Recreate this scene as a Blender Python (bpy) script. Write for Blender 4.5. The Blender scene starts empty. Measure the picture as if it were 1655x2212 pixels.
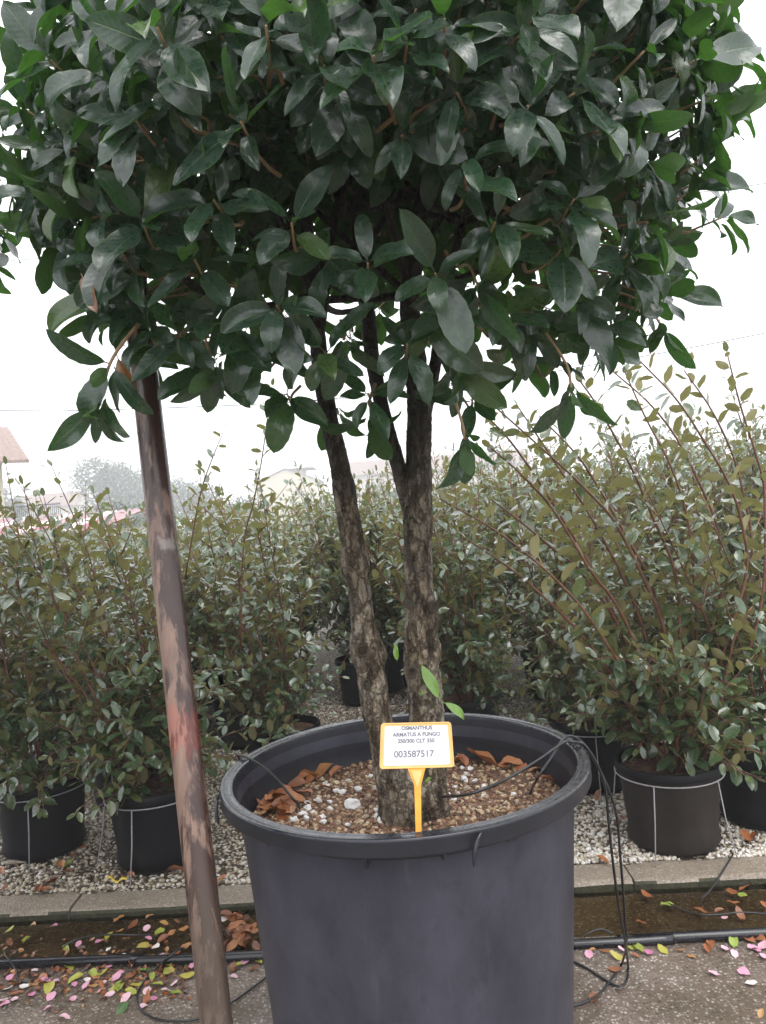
import bpy, bmesh, math, random
import numpy as np
from mathutils import Vector, Matrix, noise
R = math.radians
random.seed(7); rng = np.random.default_rng(7)
sc = bpy.context.scene
C = sc.collection
# ------------------------------------------------------------------ camera
H = 1.40; F = 1660.0; TH = R(4.5); CX, CY = 827.5, 1106.0      # 1655x2212 picture units
cam = bpy.data.cameras.new('camera'); camo = bpy.data.objects.new('camera', cam); C.objects.link(camo)
cam.sensor_fit = 'VERTICAL'; cam.sensor_height = 36; cam.lens = F / 2212 * 36
cam.clip_start = 0.05; cam.clip_end = 2000
camo.matrix_world = Matrix.Translation((0, 0, H)) @ Matrix.Rotation(R(90), 4, 'X') @ Matrix.Rotation(-TH, 4, 'Z')
sc.camera = camo
# ------------------------------------------------------------------ sky, sun, exposure
world = bpy.data.worlds.new('World'); sc.world = world; world.use_nodes = True
wn, wl = world.node_tree.nodes, world.node_tree.links
bg = wn['Background']
sky = wn.new('ShaderNodeTexSky'); sky.sky_type = 'NISHITA'; sky.sun_disc = False
SUN_EL, SUN_AZ = 62, 155
sky.sun_elevation = R(SUN_EL); sky.sun_rotation = R(SUN_AZ); sky.air_density = 1.0; sky.dust_density = 6.0
hs = wn.new('ShaderNodeHueSaturation'); hs.inputs['Saturation'].default_value = 0.10
wl.new(sky.outputs[0], hs.inputs['Color'])
mx = wn.new('ShaderNodeMix'); mx.data_type = 'RGBA'; mx.inputs[0].default_value = 0.85   # closed cloud deck
wl.new(hs.outputs[0], mx.inputs[6]); mx.inputs[7].default_value = (8.6, 8.75, 9.1, 1)
wl.new(mx.outputs[2], bg.inputs['Color']); bg.inputs['Strength'].default_value = 0.14
sl = bpy.data.lights.new('sun', 'SUN'); sl.energy = 1.0; sl.angle = R(40); sl.color = (1, .97, .93)
so = bpy.data.objects.new('sun', sl); C.objects.link(so)
so.rotation_euler = (R(90 - SUN_EL), 0, R(180 - SUN_AZ)); so.location = (0, 0, 20)
sc.view_settings.view_transform = 'Standard'; sc.view_settings.look = 'None'
sc.view_settings.exposure = 1.08; sc.view_settings.gamma = 1
cy = sc.cycles
cy.use_denoising = True; cy.max_bounces = 5; cy.diffuse_bounces = 3; cy.glossy_bounces = 2; cy.use_adaptive_sampling = True; cy.adaptive_threshold = .02
cy.transparent_max_bounces = 12; cy.transmission_bounces = 4; cy.volume_bounces = 0
cy.sample_clamp_indirect = 6

# ------------------------------------------------------------------ helpers
def P(px, py, d):
    dx, dy = px - CX, py - CY
    x = dx * math.cos(TH) - dy * math.sin(TH); y = dx * math.sin(TH) + dy * math.cos(TH)
    return Vector((x / F * d, d, H - y / F * d))
def PZ(px, py, z):
    dx, dy = px - CX, py - CY
    x = dx * math.cos(TH) - dy * math.sin(TH); y = dx * math.sin(TH) + dy * math.cos(TH)
    d = (H - z) * F / y
    return Vector((x / F * d, d, z))
def link(o): C.objects.link(o); return o
def tag(o, label=None, cat=None, group=None, kind=None):
    if label: o['label'] = label
    if cat: o['category'] = cat
    if group: o['group'] = group
    if kind: o['kind'] = kind
    return o
def empty(name, loc, label=None, cat=None, group=None, kind=None):
    o = bpy.data.objects.new(name, None); link(o); o.location = loc; o.empty_display_size = .1
    return tag(o, label, cat, group, kind)
def mesh_np(name, V, Fc, mat=None, uv=None, var=None, smooth=True):
    V = np.asarray(V, np.float32); Fc = np.asarray(Fc, np.int32)
    me = bpy.data.meshes.new(name); k = Fc.shape[1]; n = len(Fc)
    me.vertices.add(len(V)); me.vertices.foreach_set('co', V.ravel())
    me.loops.add(n * k); me.loops.foreach_set('vertex_index', Fc.ravel())
    me.polygons.add(n); me.polygons.foreach_set('loop_start', np.arange(0, n * k, k, dtype=np.int32))
    try: me.polygons.foreach_set('loop_total', np.full(n, k, np.int32))
    except Exception: pass
    if uv is not None:
        l = me.uv_layers.new(name='UVMap'); l.data.foreach_set('uv', np.asarray(uv, np.float32)[Fc.ravel()].ravel())
    if var is not None:
        a = me.attributes.new('var', 'FLOAT', 'POINT'); a.data.foreach_set('value', np.asarray(var, np.float32))
    me.polygons.foreach_set('use_smooth', np.full(n, smooth))
    if mat: me.materials.append(mat)
    me.update(calc_edges=True); me.validate()
    return me
def mesh_py(name, V, Fs, mat=None, smooth=False):
    me = bpy.data.meshes.new(name); me.from_pydata([tuple(v) for v in V], [], Fs)
    if mat: me.materials.append(mat)
    if smooth: me.polygons.foreach_set('use_smooth', np.full(len(me.polygons), True))
    me.update(); return me
def obj(name, me, parent=None, world=True, **kw):
    """world=True: mesh is in world coordinates; shifted into the parent's frame"""
    o = bpy.data.objects.new(name, me); link(o)
    if parent is not None:
        o.parent = parent
        if world:
            off = Vector((0, 0, 0)); p = parent
            while p is not None: off = off + p.location; p = p.parent
            o.location = -off
    return tag(o, **kw)
def rebase(o, loc):
    """move a world-space mesh's origin to loc"""
    o.data.transform(Matrix.Translation(-Vector(loc))); o.location = loc; return o
def tube_np(path, rad, ns=8, cap=True, disp=None):
    path = np.asarray([tuple(p) for p in path], float); n = len(path)
    rad = np.broadcast_to(np.asarray(rad, float), (n,))
    T = np.gradient(path, axis=0); T /= np.linalg.norm(T, axis=1)[:, None] + 1e-12
    a = np.array([1., 0, 0]) if abs(T[0, 0]) < .8 else np.array([0, 1., 0])
    U = np.zeros_like(T)
    u = a - T[0] * a.dot(T[0])
    for i in range(n):
        u = u - T[i] * u.dot(T[i]); u /= np.linalg.norm(u); U[i] = u
    W = np.cross(T, U)
    ang = np.linspace(0, 2 * np.pi, ns, endpoint=False)
    rr = np.repeat(rad[:, None], ns, 1)
    if disp is not None: rr = rr * disp(path, ang, rr, U, W)
    V = path[:, None] + rr[..., None] * (np.cos(ang)[None, :, None] * U[:, None] + np.sin(ang)[None, :, None] * W[:, None])
    idx = np.arange(n * ns).reshape(n, ns)
    a0, b0 = idx[:-1], idx[1:]
    Q = np.stack([a0, np.roll(a0, -1, 1), np.roll(b0, -1, 1), b0], -1).reshape(-1, 4)
    V = V.reshape(-1, 3)
    if cap:
        m = len(V); V = np.vstack([V, path[0], path[-1]])
        c0 = np.stack([np.full(ns, m), np.roll(idx[0], -1), idx[0], idx[0]], -1)
        c1 = np.stack([np.full(ns, m + 1), idx[-1], np.roll(idx[-1], -1), np.roll(idx[-1], -1)], -1)
        c0[:, 3] = np.full(ns, m); c1[:, 3] = np.full(ns, m + 1)
        # degenerate quads avoided: split ring in pairs
        if ns % 2 == 0:
            c0 = np.array([[m, idx[0][(2 * i + 2) % ns], idx[0][2 * i + 1], idx[0][2 * i]] for i in range(ns // 2)])
            c1 = np.array([[m + 1, idx[-1][2 * i], idx[-1][2 * i + 1], idx[-1][(2 * i + 2) % ns]] for i in range(ns // 2)])
        Q = np.vstack([Q, c0, c1])
    return V, Q
def join_np(parts):
    Vs, Qs, n = [], [], 0
    for v, q in parts: Vs.append(v); Qs.append(np.asarray(q) + n); n += len(v)
    return np.vstack(Vs), np.vstack(Qs)
def smooth_path(pts, n=8):
    """Catmull-Rom through pts"""
    pts = [Vector(p) for p in pts]; out = []
    for i in range(len(pts) - 1):
        p0 = pts[i - 1] if i else pts[0] * 2 - pts[1]; p1, p2 = pts[i], pts[i + 1]
        p3 = pts[i + 2] if i + 2 < len(pts) else pts[-1] * 2 - pts[-2]
        for k in range(n):
            t = k / n
            out.append(.5 * ((2 * p1) + (p2 - p0) * t + (2 * p0 - 5 * p1 + 4 * p2 - p3) * t * t + (3 * p1 - p0 - 3 * p2 + p3) * t ** 3))
    out.append(pts[-1]); return out
def lathe_np(prof, ns=64):
    a = np.linspace(0, 2 * np.pi, ns, endpoint=False); prof = np.asarray(prof, float)
    V = np.stack([prof[:, 0:1] * np.cos(a), prof[:, 0:1] * np.sin(a), np.repeat(prof[:, 1:2], ns, 1)], -1).reshape(-1, 3)
    n = len(prof); idx = np.arange(n * ns).reshape(n, ns); a0, b0 = idx[:-1], idx[1:]
    Q = np.stack([a0, np.roll(a0, -1, 1), np.roll(b0, -1, 1), b0], -1).reshape(-1, 4)
    return V, Q
def box_v(x0, x1, y0, y1, z0, z1):
    V = [(x0, y0, z0), (x1, y0, z0), (x1, y1, z0), (x0, y1, z0), (x0, y0, z1), (x1, y0, z1), (x1, y1, z1), (x0, y1, z1)]
    return V, [(0, 3, 2, 1), (4, 5, 6, 7), (0, 1, 5, 4), (1, 2, 6, 5), (2, 3, 7, 6), (3, 0, 4, 7)]
def bevel_mesh(me, w, seg=2):
    bm = bmesh.new(); bm.from_mesh(me)
    bmesh.ops.bevel(bm, geom=bm.edges[:], offset=w, segments=seg, profile=.6, affect='EDGES'); bm.to_mesh(me); bm.free(); return me
def nz(x, y, z=0.): return noise.noise(Vector((x, y, z)))

# ------------------------------------------------------------------ materials
def nmat(name):
    m = bpy.data.materials.new(name); m.use_nodes = True
    return m, m.node_tree.nodes, m.node_tree.links, m.node_tree.nodes['Principled BSDF']
def ramp(n, stops):
    r = n.new('ShaderNodeValToRGB'); e = r.color_ramp.elements
    while len(e) < len(stops): e.new(.5)
    for k, (p, c) in enumerate(stops): e[k].position = p; e[k].color = (*c, 1)
    return r
def tex(n, l, kind='NOISE', scale=5, detail=4, rough=.55, coord='Object', stretch=None, rand=None):
    tc = n.new('ShaderNodeTexCoord'); src = tc.outputs[coord]
    if stretch:
        mp = n.new('ShaderNodeMapping'); mp.inputs['Scale'].default_value = stretch; l.new(src, mp.inputs[0]); src = mp.outputs[0]
    if kind == 'NOISE':
        t = n.new('ShaderNodeTexNoise'); t.inputs['Detail'].default_value = detail; t.inputs['Roughness'].default_value = rough
    else:
        t = n.new('ShaderNodeTexVoronoi')
    t.inputs['Scale'].default_value = scale; l.new(src, t.inputs['Vector']); return t
def mathn(n, l, op, a, b=None, clamp=False):
    m = n.new('ShaderNodeMath'); m.operation = op; m.use_clamp = clamp
    for i, v in enumerate((a, b)):
        if v is None: continue
        if isinstance(v, (int, float)): m.inputs[i].default_value = v
        else: l.new(v, m.inputs[i])
    return m.outputs[0]
def mixc(n, l, f, a, b, blend='MIX'):
    m = n.new('ShaderNodeMix'); m.data_type = 'RGBA'; m.blend_type = blend
    for i, v in ((0, f), (6, a), (7, b)):
        if isinstance(v, tuple): m.inputs[i].default_value = (*v, 1) if len(v) == 3 else v
        elif isinstance(v, (int, float)): m.inputs[i].default_value = v
        else: l.new(v, m.inputs[i])
    return m.outputs[2]
def bump(n, l, h, bs, strength=.3, dist=.01):
    b = n.new('ShaderNodeBump'); b.inputs['Strength'].default_value = strength; b.inputs['Distance'].default_value = dist
    l.new(h, b.inputs['Height']); l.new(b.outputs[0], bs.inputs['Normal']); return b
def simple(name, col, rough=.6, nscale=20, var=.25, bstr=.15, bdist=.004, spec=.5, coord='Object', stretch=None):
    m, n, l, b = nmat(name)
    t = tex(n, l, 'NOISE', nscale, 5, .6, coord, stretch)
    r = ramp(n, [(.3, tuple(c * (1 - var) for c in col)), (.7, tuple(min(1, c * (1 + var)) for c in col))])
    l.new(t.outputs[0], r.inputs[0]); l.new(r.outputs[0], b.inputs['Base Color'])
    b.inputs['Roughness'].default_value = rough; b.inputs['Specular IOR Level'].default_value = spec
    if bstr: bump(n, l, t.outputs[0], b, bstr, bdist)
    return m
def leaf_mat(name, top_a, top_b, young, back, trans, rib, rough=.28, trf=.22, dead=None, wet=.5, coat=.8, coatr=.12):
    m, n, l, b = nmat(name); out = n['Material Output']
    at = n.new('ShaderNodeAttribute'); at.attribute_name = 'var'
    stops = [(0, top_a), (.8, top_b), (.9, young)]
    if dead: stops += [(.978, young), (.985, dead)]
    r = ramp(n, stops); l.new(at.outputs['Fac'], r.inputs[0])
    uv = n.new('ShaderNodeUVMap'); sp = n.new('ShaderNodeSeparateXYZ'); l.new(uv.outputs[0], sp.inputs[0])
    av = mathn(n, l, 'ABSOLUTE', mathn(n, l, 'SUBTRACT', sp.outputs[1], .5))
    ribm = mathn(n, l, 'SUBTRACT', 1, mathn(n, l, 'MULTIPLY', av, 26), True)
    # lateral veins
    vv = mathn(n, l, 'SINE', mathn(n, l, 'MULTIPLY', mathn(n, l, 'SUBTRACT', sp.outputs[0], mathn(n, l, 'MULTIPLY', av, .35)), 70))
    geo = n.new('ShaderNodeNewGeometry')
    def ptex(kind, scale, detail=3):
        q = n.new('ShaderNodeTexNoise' if kind == 'NOISE' else 'ShaderNodeTexVoronoi'); q.inputs['Scale'].default_value = scale
        if kind == 'NOISE': q.inputs['Detail'].default_value = detail
        l.new(geo.outputs['Position'], q.inputs['Vector']); return q
    t = ptex('NOISE', 30)
    top = mixc(n, l, mathn(n, l, 'MULTIPLY', t.outputs[0], .5), r.outputs[0], tuple(c * .6 for c in top_a))
    top = mixc(n, l, mathn(n, l, 'MULTIPLY', ribm, .8), top, rib)
    edge = mathn(n, l, 'MULTIPLY', mathn(n, l, 'SUBTRACT', av, .44, True), 16, True)
    top = mixc(n, l, mathn(n, l, 'MULTIPLY', edge, .7), top, rib)
    bk = mixc(n, l, mathn(n, l, 'MULTIPLY', at.outputs['Fac'], .25), back, r.outputs[0])
    col = mixc(n, l, geo.outputs['Backfacing'], top, bk)
    l.new(col, b.inputs['Base Color'])
    dr = ptex('NOISE', 90, 2)
    rr = n.new('ShaderNodeMapRange'); l.new(dr.outputs[0], rr.inputs[0]); rr.inputs[1].default_value = .35; rr.inputs[2].default_value = .65
    rr.inputs[3].default_value = rough * .45; rr.inputs[4].default_value = rough * 1.5
    rb = mathn(n, l, 'ADD', rr.outputs[0], mathn(n, l, 'MULTIPLY', geo.outputs['Backfacing'], .3))
    l.new(rb, b.inputs['Roughness']); b.inputs['Specular IOR Level'].default_value = .5
    dv = ptex('VORONOI', 230)
    drop = mathn(n, l, 'SUBTRACT', .32, dv.outputs['Distance'], True)
    hgt = mathn(n, l, 'ADD', mathn(n, l, 'ADD', mathn(n, l, 'MULTIPLY', vv, .05), mathn(n, l, 'MULTIPLY', drop, wet)), mathn(n, l, 'MULTIPLY', ribm, -.3))
    bump(n, l, hgt, b, .55, .004)
    l.new(mathn(n, l, 'MULTIPLY', mathn(n, l, 'SUBTRACT', 1, geo.outputs['Backfacing']), coat), b.inputs['Coat Weight']); b.inputs['Coat Roughness'].default_value = coatr; b.inputs['Coat IOR'].default_value = 1.6
    tr = n.new('ShaderNodeBsdfTranslucent'); l.new(mixc(n, l, .75, col, trans), tr.inputs['Color'])
    ms = n.new('ShaderNodeMixShader'); ms.inputs[0].default_value = trf
    l.new(b.outputs[0], ms.inputs[1]); l.new(tr.outputs[0], ms.inputs[2]); l.new(ms.outputs[0], out.inputs['Surface'])
    return m
M_leaf = leaf_mat('tree_leaf', (.011, .031, .021), (.027, .064, .036), (.080, .140, .035), (.045, .085, .025), (.10, .30, .03), (.07, .12, .035), .40, .25, (.25, .07, .02), coat=.55, coatr=.20)
M_shrub = leaf_mat('shrub_leaf', (.034, .078, .036), (.070, .125, .055), (.13, .165, .055), (.270, .225, .110), (.30, .32, .08), (.16, .18, .10), .24, .27, (.20, .09, .03), coat=.9, coatr=.12)
M_sprout = leaf_mat('sprout_leaf', (.14, .30, .03), (.18, .36, .04), (.2, .4, .05), (.22, .42, .05), (.35, .6, .05), (.3, .45, .1), .35, .35)
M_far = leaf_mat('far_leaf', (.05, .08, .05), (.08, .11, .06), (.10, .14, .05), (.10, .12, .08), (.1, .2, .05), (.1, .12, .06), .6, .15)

def bark_mat():
    m, n, l, b = nmat('bark')
    t = tex(n, l, 'NOISE', 38, 8, .75, 'Object', (1, 1, .35))
    t2 = tex(n, l, 'NOISE', 9, 5, .65, 'Object'); t3 = tex(n, l, 'VORONOI', 120, coord='Object', stretch=(1, 1, .5))
    r = ramp(n, [(.34, (.020, .014, .009)), (.43, (.085, .062, .040)), (.52, (.23, .18, .125)), (.64, (.44, .38, .30))])
    l.new(t.outputs[0], r.inputs[0])
    lich = ramp(n, [(.52, (0, 0, 0)), (.62, (1, 1, 1))]); l.new(t2.outputs[0], lich.inputs[0])
    c = mixc(n, l, mathn(n, l, 'MULTIPLY', lich.outputs[0], mathn(n, l, 'MULTIPLY', t.outputs[0], 1.2)), r.outputs[0], (.42, .37, .30))
    fl = tex(n, l, 'VORONOI', 95, coord='Object', stretch=(1, 1, .7)); fr_ = ramp(n, [(.10, (1, 1, 1)), (.22, (0, 0, 0))]); l.new(fl.outputs['Distance'], fr_.inputs[0])
    c = mixc(n, l, mathn(n, l, 'MULTIPLY', fr_.outputs[0], .5), c, (.40, .34, .22))
    moss = tex(n, l, 'NOISE', 30, 4, .6, 'Object'); mr = ramp(n, [(.60, (0, 0, 0)), (.68, (1, 1, 1))]); l.new(moss.outputs[0], mr.inputs[0])
    c = mixc(n, l, mathn(n, l, 'MULTIPLY', mr.outputs[0], .4), c, (.16, .15, .04))
    ck = tex(n, l, 'VORONOI', 46, coord='Object', stretch=(1, 1, .32)); ck.feature = 'DISTANCE_TO_EDGE'
    wv = tex(n, l, 'NOISE', 60, 4, .6, 'Object'); mv = n.new('ShaderNodeVectorMath'); mv.operation = 'MULTIPLY_ADD'; mv.inputs[1].default_value = (.03,) * 3; l.new(wv.outputs['Color'], mv.inputs[0]); l.new(ck.inputs['Vector'].links[0].from_socket, mv.inputs[2]); l.new(mv.outputs[0], ck.inputs['Vector'])
    cr = ramp(n, [(.02, (1, 1, 1)), (.14, (0, 0, 0))]); l.new(ck.outputs['Distance'], cr.inputs[0])
    c = mixc(n, l, mathn(n, l, 'MULTIPLY', cr.outputs[0], .6), c, (.030, .016, .010))
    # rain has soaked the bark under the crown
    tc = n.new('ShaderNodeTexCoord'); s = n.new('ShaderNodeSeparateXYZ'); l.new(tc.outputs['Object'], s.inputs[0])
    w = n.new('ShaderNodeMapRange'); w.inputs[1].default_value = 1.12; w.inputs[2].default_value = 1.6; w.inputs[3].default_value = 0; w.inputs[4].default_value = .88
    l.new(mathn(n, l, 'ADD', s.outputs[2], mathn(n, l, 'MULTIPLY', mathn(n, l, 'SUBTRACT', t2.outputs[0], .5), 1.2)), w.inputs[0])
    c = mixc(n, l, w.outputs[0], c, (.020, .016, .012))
    l.new(c, b.inputs['Base Color']); b.inputs['Roughness'].default_value = .62
    h = mathn(n, l, 'ADD', t.outputs[0], mathn(n, l, 'MULTIPLY', t3.outputs['Distance'], .35)); h = mathn(n, l, 'SUBTRACT', h, mathn(n, l, 'MULTIPLY', cr.outputs[0], .5)); bump(n, l, h, b, 1, .02)
    return m
M_bark = bark_mat()
M_twig = simple('twig', (.24, .15, .075), .5, 60, .3)
M_stem = simple('shrub_stem', (.145, .062, .038), .4, 40, .35)
M_greytwig = simple('young_stem', (.20, .17, .12), .5, 40, .3)
def stake_mat():
    m, n, l, b = nmat('stake_wood')
    t = tex(n, l, 'NOISE', 44, 5, .6, 'Object', (1.2, 1.2, .15)); t2 = tex(n, l, 'NOISE', 9, 3, .5, 'Object', (1.5, 1.5, .45))
    g = tex(n, l, 'NOISE', 60, 6, .7, 'Object', (1, 1, .06))
    base = ramp(n, [(.3, (.115, .068, .052)), (.7, (.23, .145, .110))]); l.new(g.outputs[0], base.inputs[0])
    tc = n.new('ShaderNodeTexCoord'); s = n.new('ShaderNodeSeparateXYZ'); l.new(tc.outputs['Object'], s.inputs[0])
    st = mathn(n, l, 'ADD', t.outputs[0], mathn(n, l, 'MULTIPLY', mathn(n, l, 'SUBTRACT', t2.outputs[0], .5), .55))
    gn = n.new('ShaderNodeNewGeometry'); gs_ = n.new('ShaderNodeSeparateXYZ'); l.new(gn.outputs['Normal'], gs_.inputs[0])
    st = mathn(n, l, 'ADD', st, mathn(n, l, 'MULTIPLY', gs_.outputs[0], .07))
    up_ = n.new('ShaderNodeMapRange'); up_.inputs[1].default_value = 1.2; up_.inputs[2].default_value = 1.6; up_.inputs[4].default_value = .05; l.new(s.outputs[2], up_.inputs[0]); st = mathn(n, l, 'ADD', st, up_.outputs[0])
    pat = ramp(n, [(.445, (0, 0, 0)), (.47, (.7, .7, .7)), (.52, (.75, .75, .75)), (.54, (1, 1, 1))]); l.new(st, pat.inputs[0])
    c = mixc(n, l, mathn(n, l, 'MULTIPLY', pat.outputs[0], .93), base.outputs[0], (.030, .013, .011))
    zz = mathn(n, l, 'ADD', s.outputs[2], mathn(n, l, 'MULTIPLY', mathn(n, l, 'SUBTRACT', t.outputs[0], .5), .16))
    def band(lo, hi, soft, src=None):
        src = src or s.outputs[2]
        a = n.new('ShaderNodeMapRange'); a.inputs[1].default_value = lo - soft; a.inputs[2].default_value = lo + soft; l.new(src, a.inputs[0])
        d = n.new('ShaderNodeMapRange'); d.inputs[1].default_value = hi - soft; d.inputs[2].default_value = hi + soft; l.new(src, d.inputs[0])
        return mathn(n, l, 'SUBTRACT', a.outputs[0], d.outputs[0], True)
    red = mixc(n, l, pat.outputs[0], (.27, .105, .078), (.12, .030, .022))
    c = mixc(n, l, mathn(n, l, 'MULTIPLY', band(.93, 1.015, .008, zz), .8), c, red)          # old red paint mark
    gs = tex(n, l, 'NOISE', 45, 2, .5, 'Object', (1, 1, .5)); gr = ramp(n, [(.50, (0, 0, 0)), (.58, (1, 1, 1))]); l.new(gs.outputs[0], gr.inputs[0])
    tape = mathn(n, l, 'MULTIPLY', mathn(n, l, 'ADD', band(1.355, 1.385, .004), band(1.425, 1.435, .003)), gr.outputs[0])
    c = mixc(n, l, mathn(n, l, 'MULTIPLY', tape, .45), c, (.30, .28, .27))               # remains of tape
    low = n.new('ShaderNodeMapRange'); low.inputs[1].default_value = .78; low.inputs[2].default_value = .55; l.new(s.outputs[2], low.inputs[0])
    c = mixc(n, l, mathn(n, l, 'MULTIPLY', low.outputs[0], .75), c, (.060, .044, .032))
    l.new(c, b.inputs['Base Color'])
    rr = mixc(n, l, pat.outputs[0], (.42,) * 3, (.22,) * 3); l.new(rr, b.inputs['Roughness'])
    bump(n, l, g.outputs[0], b, .25, .004); return m
M_stake = stake_mat()
def pot_mat(name, col, rough, streak):
    m, n, l, b = nmat(name)
    t = tex(n, l, 'NOISE', 6, 6, .6, 'Object', (1, 1, .5)); t2 = tex(n, l, 'NOISE', 26, 5, .7, 'Object', (1, 1, .12)); t3 = tex(n, l, 'NOISE', 160, 2, .5, 'Object')
    r = ramp(n, [(.3, tuple(c * .58 for c in col)), (.72, tuple(c * 1.4 for c in col))]); l.new(t.outputs[0], r.inputs[0])
    s = ramp(n, [(.58, (0, 0, 0)), (.78, (1, 1, 1))]); l.new(t2.outputs[0], s.inputs[0])
    c = mixc(n, l, mathn(n, l, 'MULTIPLY', s.outputs[0], streak), r.outputs[0], (.22, .21, .22))
    sf = tex(n, l, 'NOISE', 17, 8, .75, 'Object', (1, 1, .7)); sr = ramp(n, [(.53, (0, 0, 0)), (.68, (1, 1, 1))]); l.new(sf.outputs[0], sr.inputs[0])
    c = mixc(n, l, mathn(n, l, 'MULTIPLY', sr.outputs[0], .45), c, tuple(q * .42 for q in col))
    l.new(c, b.inputs['Base Color'])
    rr = n.new('ShaderNodeMapRange'); l.new(t2.outputs[0], rr.inputs[0]); rr.inputs[3].default_value = rough - .14; rr.inputs[4].default_value = rough + .14
    l.new(rr.outputs[0], b.inputs['Roughness'])
    bump(n, l, mathn(n, l, 'ADD', t.outputs[0], mathn(n, l, 'MULTIPLY', t3.outputs[0], .15)), b, .18, .006); return m
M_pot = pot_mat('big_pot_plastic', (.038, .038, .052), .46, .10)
M_rim = simple('wet_rim_plastic', (.014, .015, .021), .25, 9, .2, 0)
def wet_rim():
    m, n, l, b = M_rim, M_rim.node_tree.nodes, M_rim.node_tree.links, M_rim.node_tree.nodes['Principled BSDF']
    t = tex(n, l, 'NOISE', 60, 3, .6, 'Object'); v = tex(n, l, 'VORONOI', 190, coord='Object')
    rr = ramp(n, [(.45, (.07,) * 3), (.60, (.30,) * 3)]); l.new(t.outputs[0], rr.inputs[0])
    ge = n.new('ShaderNodeNewGeometry'); sz_ = n.new('ShaderNodeSeparateXYZ'); l.new(ge.outputs['Normal'], sz_.inputs[0]); tm = mathn(n, l, 'MULTIPLY', mathn(n, l, 'SUBTRACT', sz_.outputs[2], .3, True), 3, True)
    l.new(mixc(n, l, tm, (.36,) * 3, rr.outputs[0]), b.inputs['Roughness'])
    drop = mathn(n, l, 'MULTIPLY', mathn(n, l, 'SUBTRACT', .35, v.outputs['Distance'], True), tm)
    bump(n, l, mathn(n, l, 'ADD', mathn(n, l, 'MULTIPLY', mathn(n, l, 'MULTIPLY', t.outputs[0], .5), tm), drop), b, .2, .002)
wet_rim()
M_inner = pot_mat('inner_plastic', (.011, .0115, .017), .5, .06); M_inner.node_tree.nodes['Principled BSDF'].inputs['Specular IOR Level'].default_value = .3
M_smallpot = pot_mat('small_pot_plastic', (.008, .008, .010), .5, .03)
M_smallpot2 = pot_mat('dusty_pot_plastic', (.026, .021, .018), .6, .08)
for m_, v_ in ((M_pot, .30), (M_rim, .5), (M_smallpot, .18), (M_smallpot2, .2), (M_bark, .25)): m_.node_tree.nodes['Principled BSDF'].inputs['Specular IOR Level'].default_value = v_
M_wire = simple('galvanised_wire', (.33, .32, .34), .4, 80, .2)
M_tube = simple('black_tube', (.010, .010, .012), .3, 50, .2, .05)
M_hose = simple('black_pipe', (.012, .012, .015), .22, 30, .3, .05)
M_yellow = simple('yellow_plastic', (.76, .34, .045), .4, 25, .16, .08)
M_amber = simple('faded_yellow_plastic', (.80, .46, .17), .4, 40, .08, .05)
M_card = simple('white_card', (.70, .69, .73), .5, 30, .06, 0)
M_ink = simple('grey_ink', (.17, .17, .20), .6, 30, .05, 0)
def soil_mat():
    m, n, l, b = nmat('potting_soil')
    t = tex(n, l, 'NOISE', 30, 8, .7, 'Object'); v = tex(n, l, 'VORONOI', 130, coord='Object')
    r = ramp(n, [(.30, (.045, .022, .013)), (.5, (.17, .085, .048)), (.68, (.33, .19, .11))]); l.new(t.outputs[0], r.inputs[0])
    c = mixc(n, l, .25, r.outputs[0], v.outputs['Color'], 'SOFT_LIGHT')
    l.new(c, b.inputs['Base Color']); b.inputs['Roughness'].default_value = .75
    bump(n, l, mathn(n, l, 'ADD', t.outputs[0], v.outputs['Distance']), b, 1, .012); return m
M_soil = soil_mat()
def var_mat(name, stops, rough, nscale=60, bstr=.3, spec=.5):
    m, n, l, b = nmat(name)
    at = n.new('ShaderNodeAttribute'); at.attribute_name = 'var'
    r = ramp(n, stops); r.color_ramp.interpolation = 'LINEAR'; l.new(at.outputs['Fac'], r.inputs[0])
    t = tex(n, l, 'NOISE', nscale, 4, .6, 'Object')
    c = mixc(n, l, mathn(n, l, 'MULTIPLY', t.outputs[0], .5), r.outputs[0], mixc(n, l, .5, r.outputs[0], (0, 0, 0)))
    l.new(c, b.inputs['Base Color']); b.inputs['Roughness'].default_value = rough; b.inputs['Specular IOR Level'].default_value = spec
    if bstr: bump(n, l, t.outputs[0], b, bstr, .004)
    return m
M_pebble = var_mat('white_pebble', [(0, (.10, .075, .05)), (.15, (.30, .23, .15)), (.35, (.50, .43, .32)), (.6, (.66, .60, .52)), (1, (.78, .75, .71))], .45, 80)
M_grain = var_mat('soil_grain', [(0, (.07, .032, .018)), (.35, (.22, .11, .06)), (.7, (.42, .28, .16)), (1, (.60, .48, .33))], .6, 80)
M_stone = var_mat('white_stone', [(0, (.36, .27, .17)), (.2, (.45, .36, .26)), (.3, (.68, .66, .64)), (1, (.82, .80, .79))], .5, 50)
M_debris = var_mat('fallen_leaf', [(0, (.045, .020, .012)), (.2, (.16, .055, .022)), (.42, (.36, .13, .05)), (.55, (.44, .25, .09)), (.70, (.42, .38, .06)), (.85, (.26, .34, .06)), (1, (.04, .10, .04))], .3, 40)
M_petal = var_mat('petal', [(0, (.55, .20, .34)), (.5, (.66, .36, .46)), (.85, (.72, .52, .54)), (1, (.78, .74, .70))], .45, 40, .1)
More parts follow.
